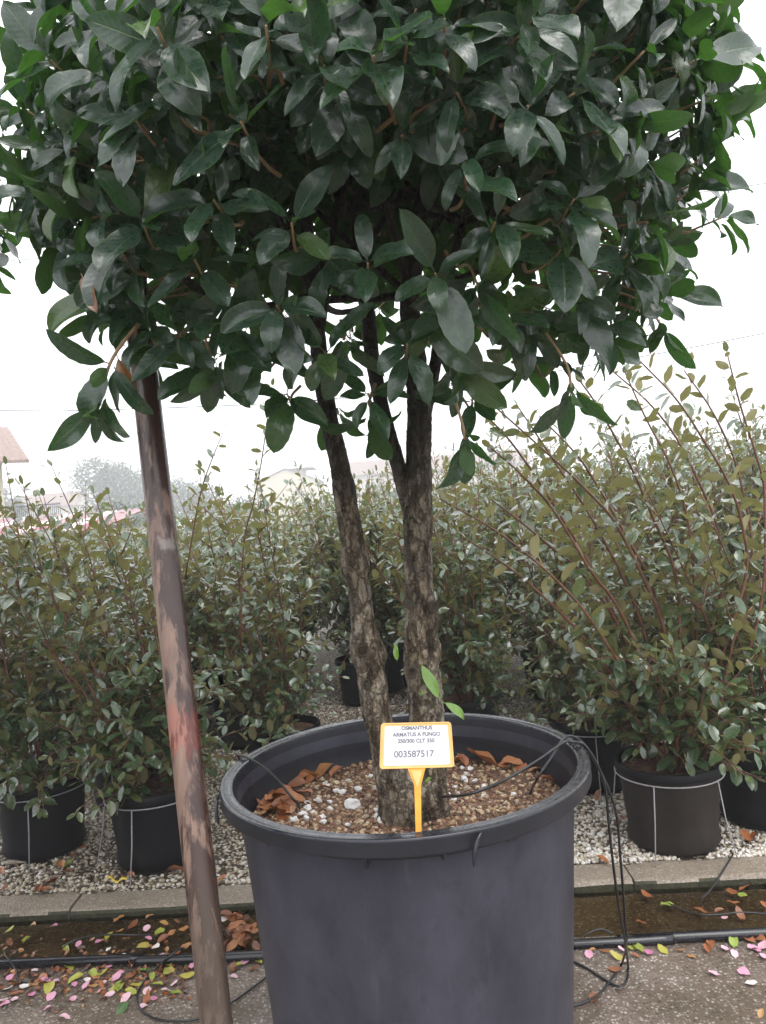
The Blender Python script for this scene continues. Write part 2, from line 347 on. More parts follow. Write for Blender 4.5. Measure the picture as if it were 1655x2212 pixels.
def concrete_mat(name, base, wetscale, wetlo, wethi, agg=170, moss=0, dark=.35, aggf=.5, aggc=((.05, .04, .035), (.20, .16, .12), (.30, .27, .22), (.55, .52, .46))):
    m, n, l, b = nmat(name)
    t = tex(n, l, 'NOISE', 3.2, 6, .6, 'Object'); f = tex(n, l, 'NOISE', 90, 4, .7, 'Object'); v = tex(n, l, 'VORONOI', agg, coord='Object')
    r = ramp(n, [(.3, tuple(c * .62 for c in base)), (.7, tuple(c * 1.2 for c in base))]); l.new(t.outputs[0], r.inputs[0])
    c = mixc(n, l, .55, r.outputs[0], mixc(n, l, f.outputs[0], tuple(c * .3 for c in base), tuple(min(1, c * 1.8) for c in base)))
    sp = n.new('ShaderNodeSeparateColor'); l.new(v.outputs['Color'], sp.inputs[0])
    gr = ramp(n, [(.0, aggc[0]), (.4, aggc[1]), (.7, aggc[2]), (1, aggc[3])]); l.new(sp.outputs[0], gr.inputs[0])
    gm = ramp(n, [(.35, (1, 1, 1)), (.55, (0, 0, 0))]); l.new(v.outputs['Distance'], gm.inputs[0])
    c = mixc(n, l, mathn(n, l, 'MULTIPLY', gm.outputs[0], aggf), c, gr.outputs[0])
    w = tex(n, l, 'NOISE', wetscale, 4, .55, 'Object'); wr = ramp(n, [(wetlo, (0, 0, 0)), (wethi, (1, 1, 1))]); l.new(w.outputs[0], wr.inputs[0])
    c = mixc(n, l, mathn(n, l, 'MULTIPLY', wr.outputs[0], dark), c, (.035, .027, .020))
    if moss:
        mo = tex(n, l, 'NOISE', 7, 6, .65, 'Object'); mr = ramp(n, [(.5, (0, 0, 0)), (.66, (1, 1, 1))]); l.new(mo.outputs[0], mr.inputs[0])
        c = mixc(n, l, mathn(n, l, 'MULTIPLY', mr.outputs[0], moss), c, (.035, .036, .014))
    l.new(c, b.inputs['Base Color'])
    rr = mixc(n, l, wr.outputs[0], (.5,) * 3, (.05,) * 3); l.new(rr, b.inputs['Roughness'])
    h = mathn(n, l, 'ADD', mathn(n, l, 'MULTIPLY', gm.outputs[0], .6), f.outputs[0])
    h = mathn(n, l, 'MULTIPLY', h, mathn(n, l, 'SUBTRACT', 1, mathn(n, l, 'MULTIPLY', wr.outputs[0], .93)))
    bump(n, l, h, b, .6, .004); return m
M_path = concrete_mat('wet_concrete', (.165, .125, .102), 2.6, .43, .56, agg=115, moss=.3, aggf=.8)
M_kerb = concrete_mat('kerb_concrete', (.25, .205, .160), 3, .75, .95, agg=120, moss=.15)
M_bed = concrete_mat('bed_earth', (.050, .034, .022), 4, .7, .9, agg=62, moss=.2, aggf=.95, aggc=((.12, .09, .06), (.42, .36, .28), (.6, .55, .48), (.75, .72, .68)))
M_mossface = simple('mossy_side', (.035, .034, .016), .7, 60, .5, .6, .01)
def water_mat():
    m, n, l, b = nmat('puddle_water'); out = n['Material Output']; n.remove(b)
    fr = n.new('ShaderNodeFresnel'); fr.inputs[0].default_value = 1.33
    tp = n.new('ShaderNodeBsdfTransparent'); tp.inputs[0].default_value = (.62, .56, .42, 1)
    gl = n.new('ShaderNodeBsdfGlossy'); gl.inputs['Roughness'].default_value = .015
    t = tex(n, l, 'NOISE', 22, 2, .5, 'Object'); bp = n.new('ShaderNodeBump'); bp.inputs['Strength'].default_value = .10; bp.inputs['Distance'].default_value = .02
    l.new(t.outputs[0], bp.inputs['Height']); l.new(bp.outputs[0], gl.inputs['Normal']); l.new(bp.outputs[0], fr.inputs['Normal'])
    ms = n.new('ShaderNodeMixShader'); l.new(fr.outputs[0], ms.inputs[0]); l.new(tp.outputs[0], ms.inputs[1]); l.new(gl.outputs[0], ms.inputs[2]); l.new(ms.outputs[0], out.inputs[0])
    return m
M_water = water_mat()
M_ground = simple('field_grass', (.06, .075, .03), .9, 3, .4)
M_cream = simple('cream_render', (.62, .56, .42), .8, 2, .08)
M_pinkw = simple('pink_render', (.56, .48, .43), .8, 2, .08)
M_tile = simple('roof_tile', (.22, .15, .125), .6, 3, .3)
M_eave = simple('eave_timber', (.24, .17, .13), .7, 6, .2)
M_sheet = simple('red_sheet', (.33, .13, .15), .25, 2, .25, .05)
M_sheetp = simple('clear_sheet', (.70, .60, .62), .25, 2, .1, .05)
M_shedw = simple('shed_boards', (.40, .36, .30), .8, 4, .2)
M_dark = simple('dark_opening', (.02, .02, .022), .5, 4, .1)
M_shutter = simple('brown_shutter', (.16, .07, .045), .6, 10, .2)
M_cable = simple('cable', (.03, .03, .03), .5, 10, .1)
M_rail = simple('railing_paint', (.05, .07, .09), .5, 10, .1)

# ------------------------------------------------------------------ ground, path, gutter, kerb
KS = -.0548                                     # kerb runs slightly towards the viewer on the right
def ky(x, off): return 2.799 + KS * x + off     # off = distance behind the kerb's front face
def sheet(name, xs, offs, zf, mat):
    V = [(x, ky(x, o), zf(x, o)) for o in offs for x in xs]; nx = len(xs)
    Q = [(j * nx + i, j * nx + i + 1, (j + 1) * nx + i + 1, (j + 1) * nx + i) for j in range(len(offs) - 1) for i in range(nx - 1)]
    return obj(name, mesh_py(name, V, Q, mat, True), kind='structure')
g = obj('ground', mesh_py('ground', [(-900, -900, -.12), (900, -900, -.12), (900, 900, -.12), (-900, 900, -.12)], [(0, 1, 2, 3)], M_ground), kind='structure')
xs = [i * .1 for i in range(-60, 61)]
offs = [-4.6, -4, -3, -2.4] + [-2 + i * .06 for i in range(34)] + [.02]
def path_z(x, o):
    z = .005 * nz(x * 1.3, o * 1.3) + .002 * nz(x * 5, o * 5, 3)
    if o > -.40: z -= .040 * min(1, (o + .40) / .20)
    return z
sheet('path', xs, offs, path_z, M_path)
water_o = sheet('gutter_water', [i * .5 for i in range(-12, 13)], [-.36, -.2, -.004], lambda x, o: -.022, M_water)
def bed_z(x, o): return .004 + .006 * nz(x * 2, o * 2, 9)
sheet('gravel_bed', [i * .25 for i in range(-40, 41)], [.13 + i * .25 for i in range(48)], bed_z, M_bed)
kerb = empty('kerb', (0, 2.85, 0), kind='structure')
joints = [-1.29 + 1.043 * k for k in range(-5, 7)]
for k in range(len(joints) - 1):
    a, b_ = joints[k] + .004, joints[k + 1] - .004
    nxx = 14; V = []; prof = [(.0, -.10), (.0, -.004), (.006, .005), (.016, .009), (.13, .010), (.146, .006), (.15, -.004), (.15, -.10)]
    for i in range(nxx + 1):
        x = a + (b_ - a) * i / nxx
        e = .006 if i in (0, nxx) else 0
        for (o, z) in prof:
            V.append((x, ky(x, o) + .004 * nz(x * 6, o * 20, k) + (e if o < .02 else 0), z + .003 * nz(x * 8, o * 30, k + 5) - (e * .5 if z > -.05 else 0) - .004 * ((k * 7) % 3 - 1)))
    m_ = len(prof)
    Q = [(i * m_ + j, (i + 1) * m_ + j, (i + 1) * m_ + j + 1, i * m_ + j + 1) for i in range(nxx) for j in range(m_ - 1)]
    Q += [tuple(range(m_ - 1, -1, -1))[::-1], tuple(nxx * m_ + j for j in range(m_))]
    me = mesh_py('kerb_stone', V, Q, M_kerb, False); me.materials.append(M_mossface)
    for p in me.polygons:
        if p.normal.y < -.6 and p.center.z < .0: p.material_index = 1
    obj('kerb_stone', me, kerb)

# ------------------------------------------------------------------ leaves: templates and joining
def leaf_template(nl, nw, W, pet=.12, serr=0., fold=.25, curl=.5, wave=.02, ph=0., tip=.6, seed=0):
    rs = np.random.default_rng(seed)
    us = np.concatenate([[0.], np.linspace(pet, 1, nl)])
    ss = np.linspace(-1, 1, nw)
    V, UV = [], []
    lop = rs.uniform(-.12, .12)
    ang = 0.; x = z = 0.; pu = 0.
    for i, u in enumerate(us):
        t = max(0, (u - pet) / (1 - pet))
        w = W * (np.sin(np.pi * t ** .92) ** tip) if 0 < t < 1 else 0
        w = max(w, .012 if t < .5 else .004)
        if serr and 0 < i < len(us) - 1: w *= 1 + (serr if i % 2 else -serr)
        du = u - pu; pu = u; ang = curl * u ** 1.3; x += du * math.cos(ang); z -= du * math.sin(ang)
        for s in ss:
            y = s * w * (1 + lop * s); f = fold * abs(y)
            wz = wave * math.sin(9 * u + ph + (1.4 if s > 0 else 0)) * abs(s) * (1 if t > .05 else 0)
            h = f + wz
            V.append((x + h * math.sin(ang), y, z + h * math.cos(ang))); UV.append((u, .5 + s * .5))
    n = len(us); idx = np.arange(n * nw).reshape(n, nw)
    a = idx[:-1, :-1]; b = idx[1:, :-1]; c = idx[1:, 1:]; d = idx[:-1, 1:]
    Q = np.stack([a, b, c, d], -1).reshape(-1, 4)
    return np.array(V), Q, np.array(UV)
def leaf_matrix(pos, d, n, L):
    d = Vector(d).normalized(); n = Vector(n); n = n - d * n.dot(d)
    if n.length < 1e-4: n = d.orthogonal()
    n.normalize(); y = n.cross(d)
    return np.array([[d.x * L, y.x * L, n.x * L, pos[0]], [d.y * L, y.y * L, n.y * L, pos[1]], [d.z * L, y.z * L, n.z * L, pos[2]], [0, 0, 0, 1]])
def join_leaves(temps, mats, ti, var):
    Vs, Qs, Us, As, n = [], [], [], [], 0
    mats = np.asarray(mats); ti = np.asarray(ti); var = np.asarray(var)
    for k, (V, Q, UV) in enumerate(temps):
        s = np.where(ti == k)[0]
        if not len(s): continue
        W = np.einsum('mij,vj->mvi', mats[s][:, :3, :3], V) + mats[s][:, None, :3, 3]
        m, v = len(s), len(V)
        Vs.append(W.reshape(-1, 3)); Qs.append((Q[None] + (np.arange(m) * v)[:, None, None] + n).reshape(-1, Q.shape[1]))
        Us.append(np.tile(UV, (m, 1))); As.append(np.repeat(var[s], v)); n += m * v
    return np.vstack(Vs), np.vstack(Qs), np.vstack(Us), np.concatenate(As)
TREE_T = [leaf_template(13, 5, random.uniform(.145, .23), .10, random.choice([0, .025, .05]), random.uniform(.05, .6), random.uniform(-.2, 1.25), random.uniform(.008, .05), random.uniform(0, 6), random.uniform(.55, .78), i) for i in range(16)]
SHRUB_T = [leaf_template(6, 3, random.uniform(.20, .26), .10, random.choice([0, .05]), random.uniform(.1, .4), random.uniform(-.3, .5), random.uniform(.015, .045), random.uniform(0, 6), .55, 50 + i) for i in range(8)]
ALL = []           # every plant's leaves, for choosing the ones that show largest
class Leaves:
    def __init__(s, temps): s.t = temps; s.m = []; s.ti = []; s.var = []
    def add(s, pos, d, n, L, var=None):
        s.m.append(leaf_matrix(pos, d, n, L)); s.ti.append(random.randrange(len(s.t))); s.var.append(random.random() if var is None else var)
def proj(W):
    x, y, z = W[:, 0], W[:, 1], W[:, 2] - H
    X = x / y * F; Y = -z / y * F
    px = CX + X * math.cos(TH) + Y * math.sin(TH); py = CY - X * math.sin(TH) + Y * math.cos(TH)
    return px, py
def pick_visible(sets, occl):
    """sets: list of (Leaves, world offset); returns per set the count of quarter-size pixels each leaf owns"""
    PX, DD, OW, base = [], [], [], 0
    S = 1 / 6.5; w, h = int(1655 * S), int(2212 * S)
    starts = []
    for L, off in sets:
        starts.append(base); mats = np.asarray(L.m); ti = np.asarray(L.ti)
        for k, (V, Q, UV) in enumerate(L.t):
            s = np.where(ti == k)[0]
            if not len(s): continue
            pts = np.vstack([V, V[Q].mean(1)])
            W = np.einsum('mij,vj->mvi', mats[s][:, :3, :3], pts) + mats[s][:, None, :3, 3] + np.asarray(off)
            ow = np.repeat(s + base, len(pts)); W = W.reshape(-1, 3)
            ok = W[:, 1] > .2; W = W[ok]; ow = ow[ok]
            px, py = proj(W); ix = (px * S).astype(int); iy = (py * S).astype(int)
            ok = (ix >= 0) & (ix < w) & (iy >= 0) & (iy < h)
            PX.append(iy[ok] * w + ix[ok]); DD.append(W[ok, 1]); OW.append(ow[ok])
        base += len(L.m)
    px, py = proj(occl); ix = (px * S).astype(int); iy = (py * S).astype(int); ok = (ix >= 0) & (ix < w) & (iy >= 0) & (iy < h)
    PX.append(iy[ok] * w + ix[ok]); DD.append(occl[ok, 1]); OW.append(np.full(ok.sum(), base))
    PX, DD, OW = map(np.concatenate, (PX, DD, OW))
    o = np.argsort(-DD, kind='stable'); buf = np.full(w * h, -1); buf[PX[o]] = OW[o]
    cnt = np.bincount(buf[buf >= 0], minlength=base + 1)
    return [cnt[st:st + len(L.m)] for st, (L, _) in zip(starts, sets)]
def emit_leaves(L, cnt, root, mat, name_mass, maxn, minpx, part_parent=None, mesh_cache={}):
    """the largest-showing leaves as objects, the others as one mesh"""
    order = np.argsort(-cnt); pick = [i for i in order[:maxn] if cnt[i] >= minpx]
    keep = np.ones(len(L.m), bool); keep[pick] = False
    V, Q, U, A = join_leaves(L.t, np.asarray(L.m)[keep], np.asarray(L.ti)[keep], np.asarray(L.var)[keep])
    mass = bpy.data.objects.new(name_mass, mesh_np(name_mass, V, Q, mat, U, A)); link(mass); mass.parent = root
    mass['kind'] = 'stuff'
    pp = mass if part_parent is None else part_parent
    for i in pick:
        vq = min(3, int(L.var[i] * 4)); key = (id(L.t), L.ti[i], vq if L.var[i] < .97 else 9, mat.name)
        if key not in mesh_cache:
            Vt, Qt, Ut = L.t[L.ti[i]]; mesh_cache[key] = mesh_np('leaf', Vt, Qt, mat, Ut, np.full(len(Vt), L.var[i]))
        o = bpy.data.objects.new('leaf', mesh_cache[key]); link(o); o.parent = pp
        o.matrix_basis = Matrix(L.m[i].tolist())
    return mass

# ------------------------------------------------------------------ big pot
PX0, PY0 = .003, 2.02; RZ = .742; SOIL = .612
pot = empty('plant_pot', (PX0, PY0, 0), 'huge dark grey plastic pot with wet rim holding the mushroom-shaped tree', 'pot')
prof = [(.30, .004), (.368, .004), (.374, .012), (.380, .03), (.432, .690), (.434, .700)]
fine = [prof[0]]
for a, b_ in zip(prof, prof[1:]):
    k = 10 if b_[1] - a[1] > .2 else 1
    for i in range(1, k + 1): fine.append((a[0] + (b_[0] - a[0]) * i / k, a[1] + (b_[1] - a[1]) * i / k))
inner = [(.442, .735), (.438, .722), (.428, .66), (.418, .56), (.30, .55)]
V, Q = lathe_np(fine + [(.436, .712)], 128); obj('body', mesh_np('body', V, Q, M_pot), pot, False)
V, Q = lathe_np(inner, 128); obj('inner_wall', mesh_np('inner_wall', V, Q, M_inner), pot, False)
rimp = [(.434, .704), (.470, .700), (.4745, .703), (.476, .708), (.475, .731), (.4765, .735), (.4755, .7405), (.472, .7425), (.466, .7405), (.452, .7405), (.447, .7420), (.443, .7405), (.442, .735)]
V, Q = lathe_np(rimp, 160); rim = obj('rim', mesh_np('rim', V, Q, M_rim), pot, False)
for (px, ww, hh) in ((788, .010, .034), (957, .010, .026), (560, .012, .02), (1110, .030, .020)):   # moulded tabs under the rim
    q = P(px, 1830, PY0 - .42); ang = math.atan2(-math.sqrt(max(0, .452 ** 2 - (q.x - PX0) ** 2)), q.x - PX0)
    V = [(-ww / 2, -.012, .704), (ww / 2, -.012, .704), (ww / 2, .010, .704), (-ww / 2, .010, .704), (-ww / 3, -.006, .704 - hh), (ww / 3, -.006, .704 - hh), (ww / 3, .008, .704 - hh), (-ww / 3, .008, .704 - hh)]
    me = bevel_mesh(mesh_py('tab', V, box_v(0, 1, 0, 1, 0, 1)[1], M_rim), .002, 1)
    o = obj('tab', me, pot, False); o.location = (.446 * math.cos(ang), .446 * math.sin(ang), 0); o.rotation_euler = (0, 0, ang + R(90))
for px, s in ((1024, 1), (492, -1)):       # broken lifting hooks
    q = P(px, 1800, 1.58 if s > 0 else 1.95); ang = math.atan2(-math.sqrt(max(0, .48 ** 2 - (q.x - PX0) ** 2)), max(-.474, q.x - PX0))
    c = Vector((.479 * math.cos(ang), .479 * math.sin(ang), 0)); tg = Vector((-math.sin(ang), math.cos(ang), 0)); out = Vector((math.cos(ang), math.sin(ang), 0))
    pts = [c + tg * .014 * s + Vector((0, 0, .735)), c + tg * .002 * s + out * .006 + Vector((0, 0, .722)), c - tg * .006 * s + out * .009 + Vector((0, 0, .700)), c - tg * .010 * s + out * .006 + Vector((0, 0, .672))]
    V, Q = tube_np(smooth_path(pts, 4), np.linspace(.0035, .006, 13) * np.array([1] * 9 + [.9, .8, .6, .25]), 6)
    obj('hook', mesh_np('hook', V, Q, M_rim), pot, False)
# soil and what lies on it
def soil_z(x, y): return SOIL + .010 * nz(x * 7, y * 7, 1) + .005 * nz(x * 22, y * 22, 2) + .012 * max(0, ((x - PX0) ** 2 + (y - PY0) ** 2) / .17 - .6)
nr, na = 26, 72; V = [(PX0, PY0, soil_z(PX0, PY0))]; Fs = []
for i in range(1, nr + 1):
    for j in range(na):
        r = .424 * i / nr; a = 2 * math.pi * j / na; x, y = PX0 + r * math.cos(a), PY0 + r * math.sin(a); V.append((x, y, soil_z(x, y)))
for j in range(na): Fs.append((0, 1 + j, 1 + (j + 1) % na))
for i in range(nr - 1):
    for j in range(na):
        a = 1 + i * na + j; b_ = 1 + i * na + (j + 1) % na; Fs.append((a, a + na, b_ + na, b_))
soil = obj('soil', mesh_py('soil', V, Fs, M_soil, True), pot)
def rock_template(seed, sub=1, rough=.25, flat=.7):
    bm = bmesh.new(); bmesh.ops.create_icosphere(bm, subdivisions=sub, radius=1); rs = random.Random(seed)
    o = Vector((rs.random() * 50, rs.random() * 50, seed)); ax = rs.uniform(.6, 1)
    for v in bm.verts:
        k = 1 + rough * 1.6 * noise.noise(v.co * 1.1 + o) + rough * .6 * noise.noise(v.co * 2.7 + o); v.co = Vector((v.co.x, v.co.y * ax, v.co.z * flat)) * k
    bm.verts.index_update(); V = np.array([v.co[:] for v in bm.verts]); Q = np.array([[v.index for v in f.verts] for f in bm.faces]); bm.free()
    return V, Q, np.zeros((len(V), 2))
def rot_mat(pos, s, tilt=.4):
    m = Matrix.Rotation(random.uniform(0, 6.28), 3, 'Z') @ Matrix.Rotation(random.gauss(0, tilt), 3, 'X') @ Matrix.Rotation(random.gauss(0, tilt), 3, 'Y')
    A = np.eye(4); A[:3, :3] = np.array(m) * s; A[:3, 3] = pos; return A
ROCK = [rock_template(i, 1, .3, .65) for i in range(8)]; STONE = [rock_template(20 + i, 2, .38, .62) for i in range(8)]
ms, ti = [], []
for _ in range(4600):
    r = .42 * math.sqrt(random.random()); a = random.uniform(0, 6.28); x, y = PX0 + r * math.cos(a), PY0 + r * math.sin(a)
    s = random.choice([.003, .0035, .0045, .006, .0075]) * random.uniform(.8, 1.3); ms.append(rot_mat((x, y, soil_z(x, y) + s * .2), s)); ti.append(random.randrange(8))
V, Q, U, A = join_leaves(ROCK, ms, ti, rng.random(len(ms))); obj('grit', mesh_np('grit', V, Q, M_grain, None, A, False), soil, kind='stuff')
stones = []
for cx, cyy, s, v in [(935, 820, 26, .8), (1000, 850, 28, .8), (1045, 862, 34, .9), (1165, 845, 34, .95), (1255, 730, 24, .9), (1325, 765, 20, .8), (1315, 832, 36, .9), (1370, 920, 28, .9), (1115, 940, 66, .95), (960, 972, 28, .9), (955, 915, 22, .9), (870, 915, 36, .5), (790, 968, 36, .8), (760, 1010, 34, .9), (905, 1030, 28, .9), (905, 1082, 34, .9), (1300, 985, 30, .9), (1335, 1000, 28, .8), (1320, 1042, 42, .9), (1340, 1072, 40, .95), (1415, 1080, 28, .9), (1020, 1075, 30, .1), (1215, 1040, 30, .12), (700, 1050, 40, .7), (785, 1050, 28, .5), (1180, 962, 26, .1), (860, 825, 26, .05), (920, 800, 26, .3), (1085, 1100, 26, .7), (785, 925, 24, .7), (1090, 755, 22, .4), (1060, 800, 20, .2), (990, 780, 18, .1), (1240, 880, 24, .15), (830, 990, 22, .6)]:
    stones.append((432 + .2936 * cx, 1458 + .2936 * cyy, s * .2936, v))
for cx, cyy, s, v in [(595, 682, 30, .95), (720, 722, 30, .95), (632, 608, 24, .9), (580, 600, 20, .9), (605, 640, 22, .6), (485, 776, 18, .8), (522, 812, 24, .9), (525, 735, 24, .3), (550, 770, 18, .5), (612, 732, 28, .15), (660, 690, 22, .3), (715, 765, 20, .3), (830, 772, 26, .12), (915, 778, 24, .7), (640, 872, 26, .15), (850, 862, 22, .15), (780, 702, 22, .3), (30, 690, 22, .9), (30, 750, 36, .9), (75, 828, 28, .9), (20, 890, 28, .9), (38, 930, 30, .9), (45, 962, 36, .95), (115, 972, 26, .8), (480, 850, 20, .2), (760, 830, 18, .1), (940, 830, 18, .15), (700, 650, 18, .15), (850, 650, 18, .2), (560, 900, 20, .15)]:
    stones.append((810 + .3263 * cx, 1458 + .3263 * cyy, s * .3263, v))
stone_cache = {}
for px, py, s, v in stones:
    q = PZ(px, py, SOIL + .008)
    if math.hypot(q.x - PX0, q.y - PY0) > .41: continue
    k = random.randrange(8); key = (k, round(v * 8))
    if key not in stone_cache: stone_cache[key] = mesh_np('stone', STONE[k][0], STONE[k][1], M_stone, None, np.full(len(STONE[k][0]), v), False)
    r = s * 1.0 / F * q.y
    o = bpy.data.objects.new('stone', stone_cache[key]); link(o); o.parent = soil
    q.z = soil_z(q.x, q.y) + r * .35
    o.matrix_basis = Matrix(rot_mat(q, r * .95, .25).tolist())

# ------------------------------------------------------------------ the tree
tree_base = P(905, 1760, 1.99); tree_base.z = SOIL
tree = empty('osmanthus_tree', tree_base, 'dark glossy-leaved tree with several grey-brown trunks clipped to a mushroom-shaped crown', 'tree')
def D(px, py, d=1.99): return P(px, py, d)
def bark_disp(seed, knobs=()):
    def f(path, ang, rr, U, W):
        out = np.ones_like(rr)
        for i in range(len(path)):
            for j, a in enumerate(ang):
                p = Vector(path[i] + rr[i, j] * (math.cos(a) * U[i] + math.sin(a) * W[i]))
                k = .10 * noise.noise(p * 11 + Vector((seed, 0, 0))) + .07 * noise.noise(Vector((p.x * 60, p.y * 60, p.z * 14))) + .07 * noise.noise(p * 95) + .04 * noise.noise(p * 190)
                for (c, r, h) in knobs:
                    dd = (p - c).length
                    if dd < r: k += h * (1 - (dd / r) ** 2) ** 1.5
                out[i, j] += k
        return out
    return f
def limb(pts, rads, n=14, ns=22, seed=0, knobs=()):
    path = smooth_path(pts, n); r = np.interp(np.linspace(0, 1, len(path)), np.linspace(0, 1, len(rads)), rads)
    return tube_np(path, r, ns, True, bark_disp(seed, knobs))
px2m = 1.99 / F
kn_l = [(D(762, 1222, 1.965), .055, .55), (D(788, 1402, 1.96), .06, .45), (D(820, 1415, 1.97), .04, .35), (D(748, 1060), .05, .25), (D(815, 1540, 1.97), .04, .2)]
kn_r = [(D(940, 1330, 1.98), .06, .35), (D(885, 1370, 1.95), .045, .25), (D(892, 1450, 1.95), .05, .25), (D(945, 1400, 2.0), .05, .3)]
trunks = []
base_pt = Vector((tree_base.x, tree_base.y, SOIL - .05))
trunks.append(limb([base_pt + Vector((.01, 0, -.02)), D(915, 1700), D(922, 1600), D(918, 1500), D(908, 1400), D(904, 1250), D(903, 1110), D(904, 980), D(905, 880), D(898, 780, 1.97), D(885, 640, 1.95), D(905, 480, 1.93), D(930, 300, 1.9)],
                   np.array([62, 54, 41, 37, 35, 30, 31, 27, 26, 23, 21, 17, 12]) * px2m, 20, 34, 1, kn_r))
trunks.append(limb([base_pt + Vector((-.045, -.01, -.02)), D(858, 1720, 1.96), D(838, 1640, 1.95), D(815, 1545, 1.95), D(798, 1430, 1.95), D(783, 1330, 1.96), D(768, 1210, 1.96), D(752, 1110, 1.97), D(735, 1010, 1.97), D(712, 910, 1.97), D(694, 800, 1.95), D(682, 680, 1.93), D(672, 560, 1.92), D(650, 380, 1.9)],
                   np.array([40, 40, 33, 30, 29, 26, 25, 24, 22, 19, 18, 16, 15, 10]) * px2m, 20, 34, 2, kn_l))
trunks.append(limb([D(900, 1150, 2.0), D(880, 1075, 2.0), D(860, 1005, 2.0), D(838, 930, 2.0), D(815, 830, 2.01), D(800, 740, 2.02), D(790, 620, 2.04), D(760, 450, 2.06)], np.array([20, 19, 17, 16.5, 16, 16, 14, 10]) * px2m, 10, 20, 3))
trunks.append(limb([D(915, 900, 2.03), D(932, 830, 2.04), D(945, 760, 2.05), D(960, 640, 2.06), D(1000, 480, 2.08)], np.array([16, 15, 14, 12, 9]) * px2m, 10, 18, 4))
trunks.append(limb([D(688, 720, 1.95), D(702, 620, 1.98), D(712, 520, 2.0), D(740, 400, 2.05)], np.array([13, 12, 11, 8]) * px2m, 10, 16, 5))
# root flare / swollen base
trunks.append(limb([base_pt + Vector((-.02, -.01, -.02)), base_pt + Vector((-.03, -.012, .05)), base_pt + Vector((-.022, -.01, .11)), base_pt + Vector((-.005, 0, .17)), base_pt + Vector((.008, 0, .23))], np.array([62, 66, 60, 46, 30]) * px2m, 8, 30, 6, [(base_pt + Vector((-.05, -.06, .11)), .05, .25), (base_pt + Vector((.05, -.05, .10)), .05, .25)]))
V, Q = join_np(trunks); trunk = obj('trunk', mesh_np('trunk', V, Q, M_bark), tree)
def knot(px, py, d, r, rot):
    V, Q = lathe_np([(1.25, -.35), (1.2, .1), (1.0, .35), (.72, .25), (.58, -.15), (.3, -.35), (.01, -.38)], 18)
    o = obj('knot', mesh_np('knot', V, Q, M_bark), trunk, False)
    c = P(px, py, d); o.matrix_basis = Matrix.Translation(c) @ Matrix.Rotation(rot, 4, 'Z') @ Matrix.Rotation(R(95), 4, 'X') @ Matrix.Diagonal((r, r * 1.25, r, 1))
knot(781, 1405, 1.918, .011, 0); knot(745, 1216, 1.945, .013, R(-55)); knot(890, 1452, 1.905, .012, 0); knot(792, 1478, 1.912, .009, R(10)); knot(938, 1310, 1.945, .011, R(35))
# crown
CC = Vector((.05, 2.03, 2.33)); CR = Vector((.84, .84, .70))
L = Leaves(TREE_T); twigs = []
UP = Vector((0, 0, 1))
def rosette(c, t, nleaf=6, size=.118, droop=.45, twig=True, spread=(48, 88), var=None, from_=None):
    t = Vector(t).normalized(); u = t.orthogonal().normalized(); v = t.cross(u); ph = random.uniform(0, 6.28)
    for k in range(nleaf):
        a = ph + (k % 2) * math.pi + (k // 2) * math.pi / 2 * 1.1 + random.gauss(0, .22)
        al = R(random.uniform(*spread)) if k > 1 else R(random.uniform(20, 60))
        side = u * math.cos(a) + v * math.sin(a)
        d = t * math.cos(al) + side * math.sin(al); d = (d + Vector((0, 0, -1)) * random.uniform(.2, 1) * droop * (1 - .5 * max(0, d.z))).normalized()
        n = t * 1.0 - side * math.cos(al) * .6 + UP * .35 + Vector((random.gauss(0, .18), random.gauss(0, .18), random.gauss(0, .18)))
        s = size * random.uniform(.58, 1.2) * (.72 if k > 4 else 1)
        L.add(c - t * (.012 * (k // 2)) + d * .004, d, n, s, random.random() ** 1.25 * .965 if var is None else var)
    if twig:
        if from_ is None:
            inw = (CC + Vector((0, 0, -.25)) - c); ln = random.uniform(.08, .18)
            from_ = c - t * ln * .55 + inw.normalized() * ln * .6
        mid = (c - t * .07)
        path = smooth_path([from_, (from_ + mid) / 2 + Vector((random.gauss(0, .012), random.gauss(0, .012), random.gauss(0, .012))), mid, c], 3)
        twigs.append(tube_np(path, np.linspace(.0042, .0022, len(path)), 6))
def on_shell(dirv, k=1.0): return Vector((CC.x + dirv.x * CR.x * k, CC.y + dirv.y * CR.y * k, CC.z + dirv.z * CR.z * k))
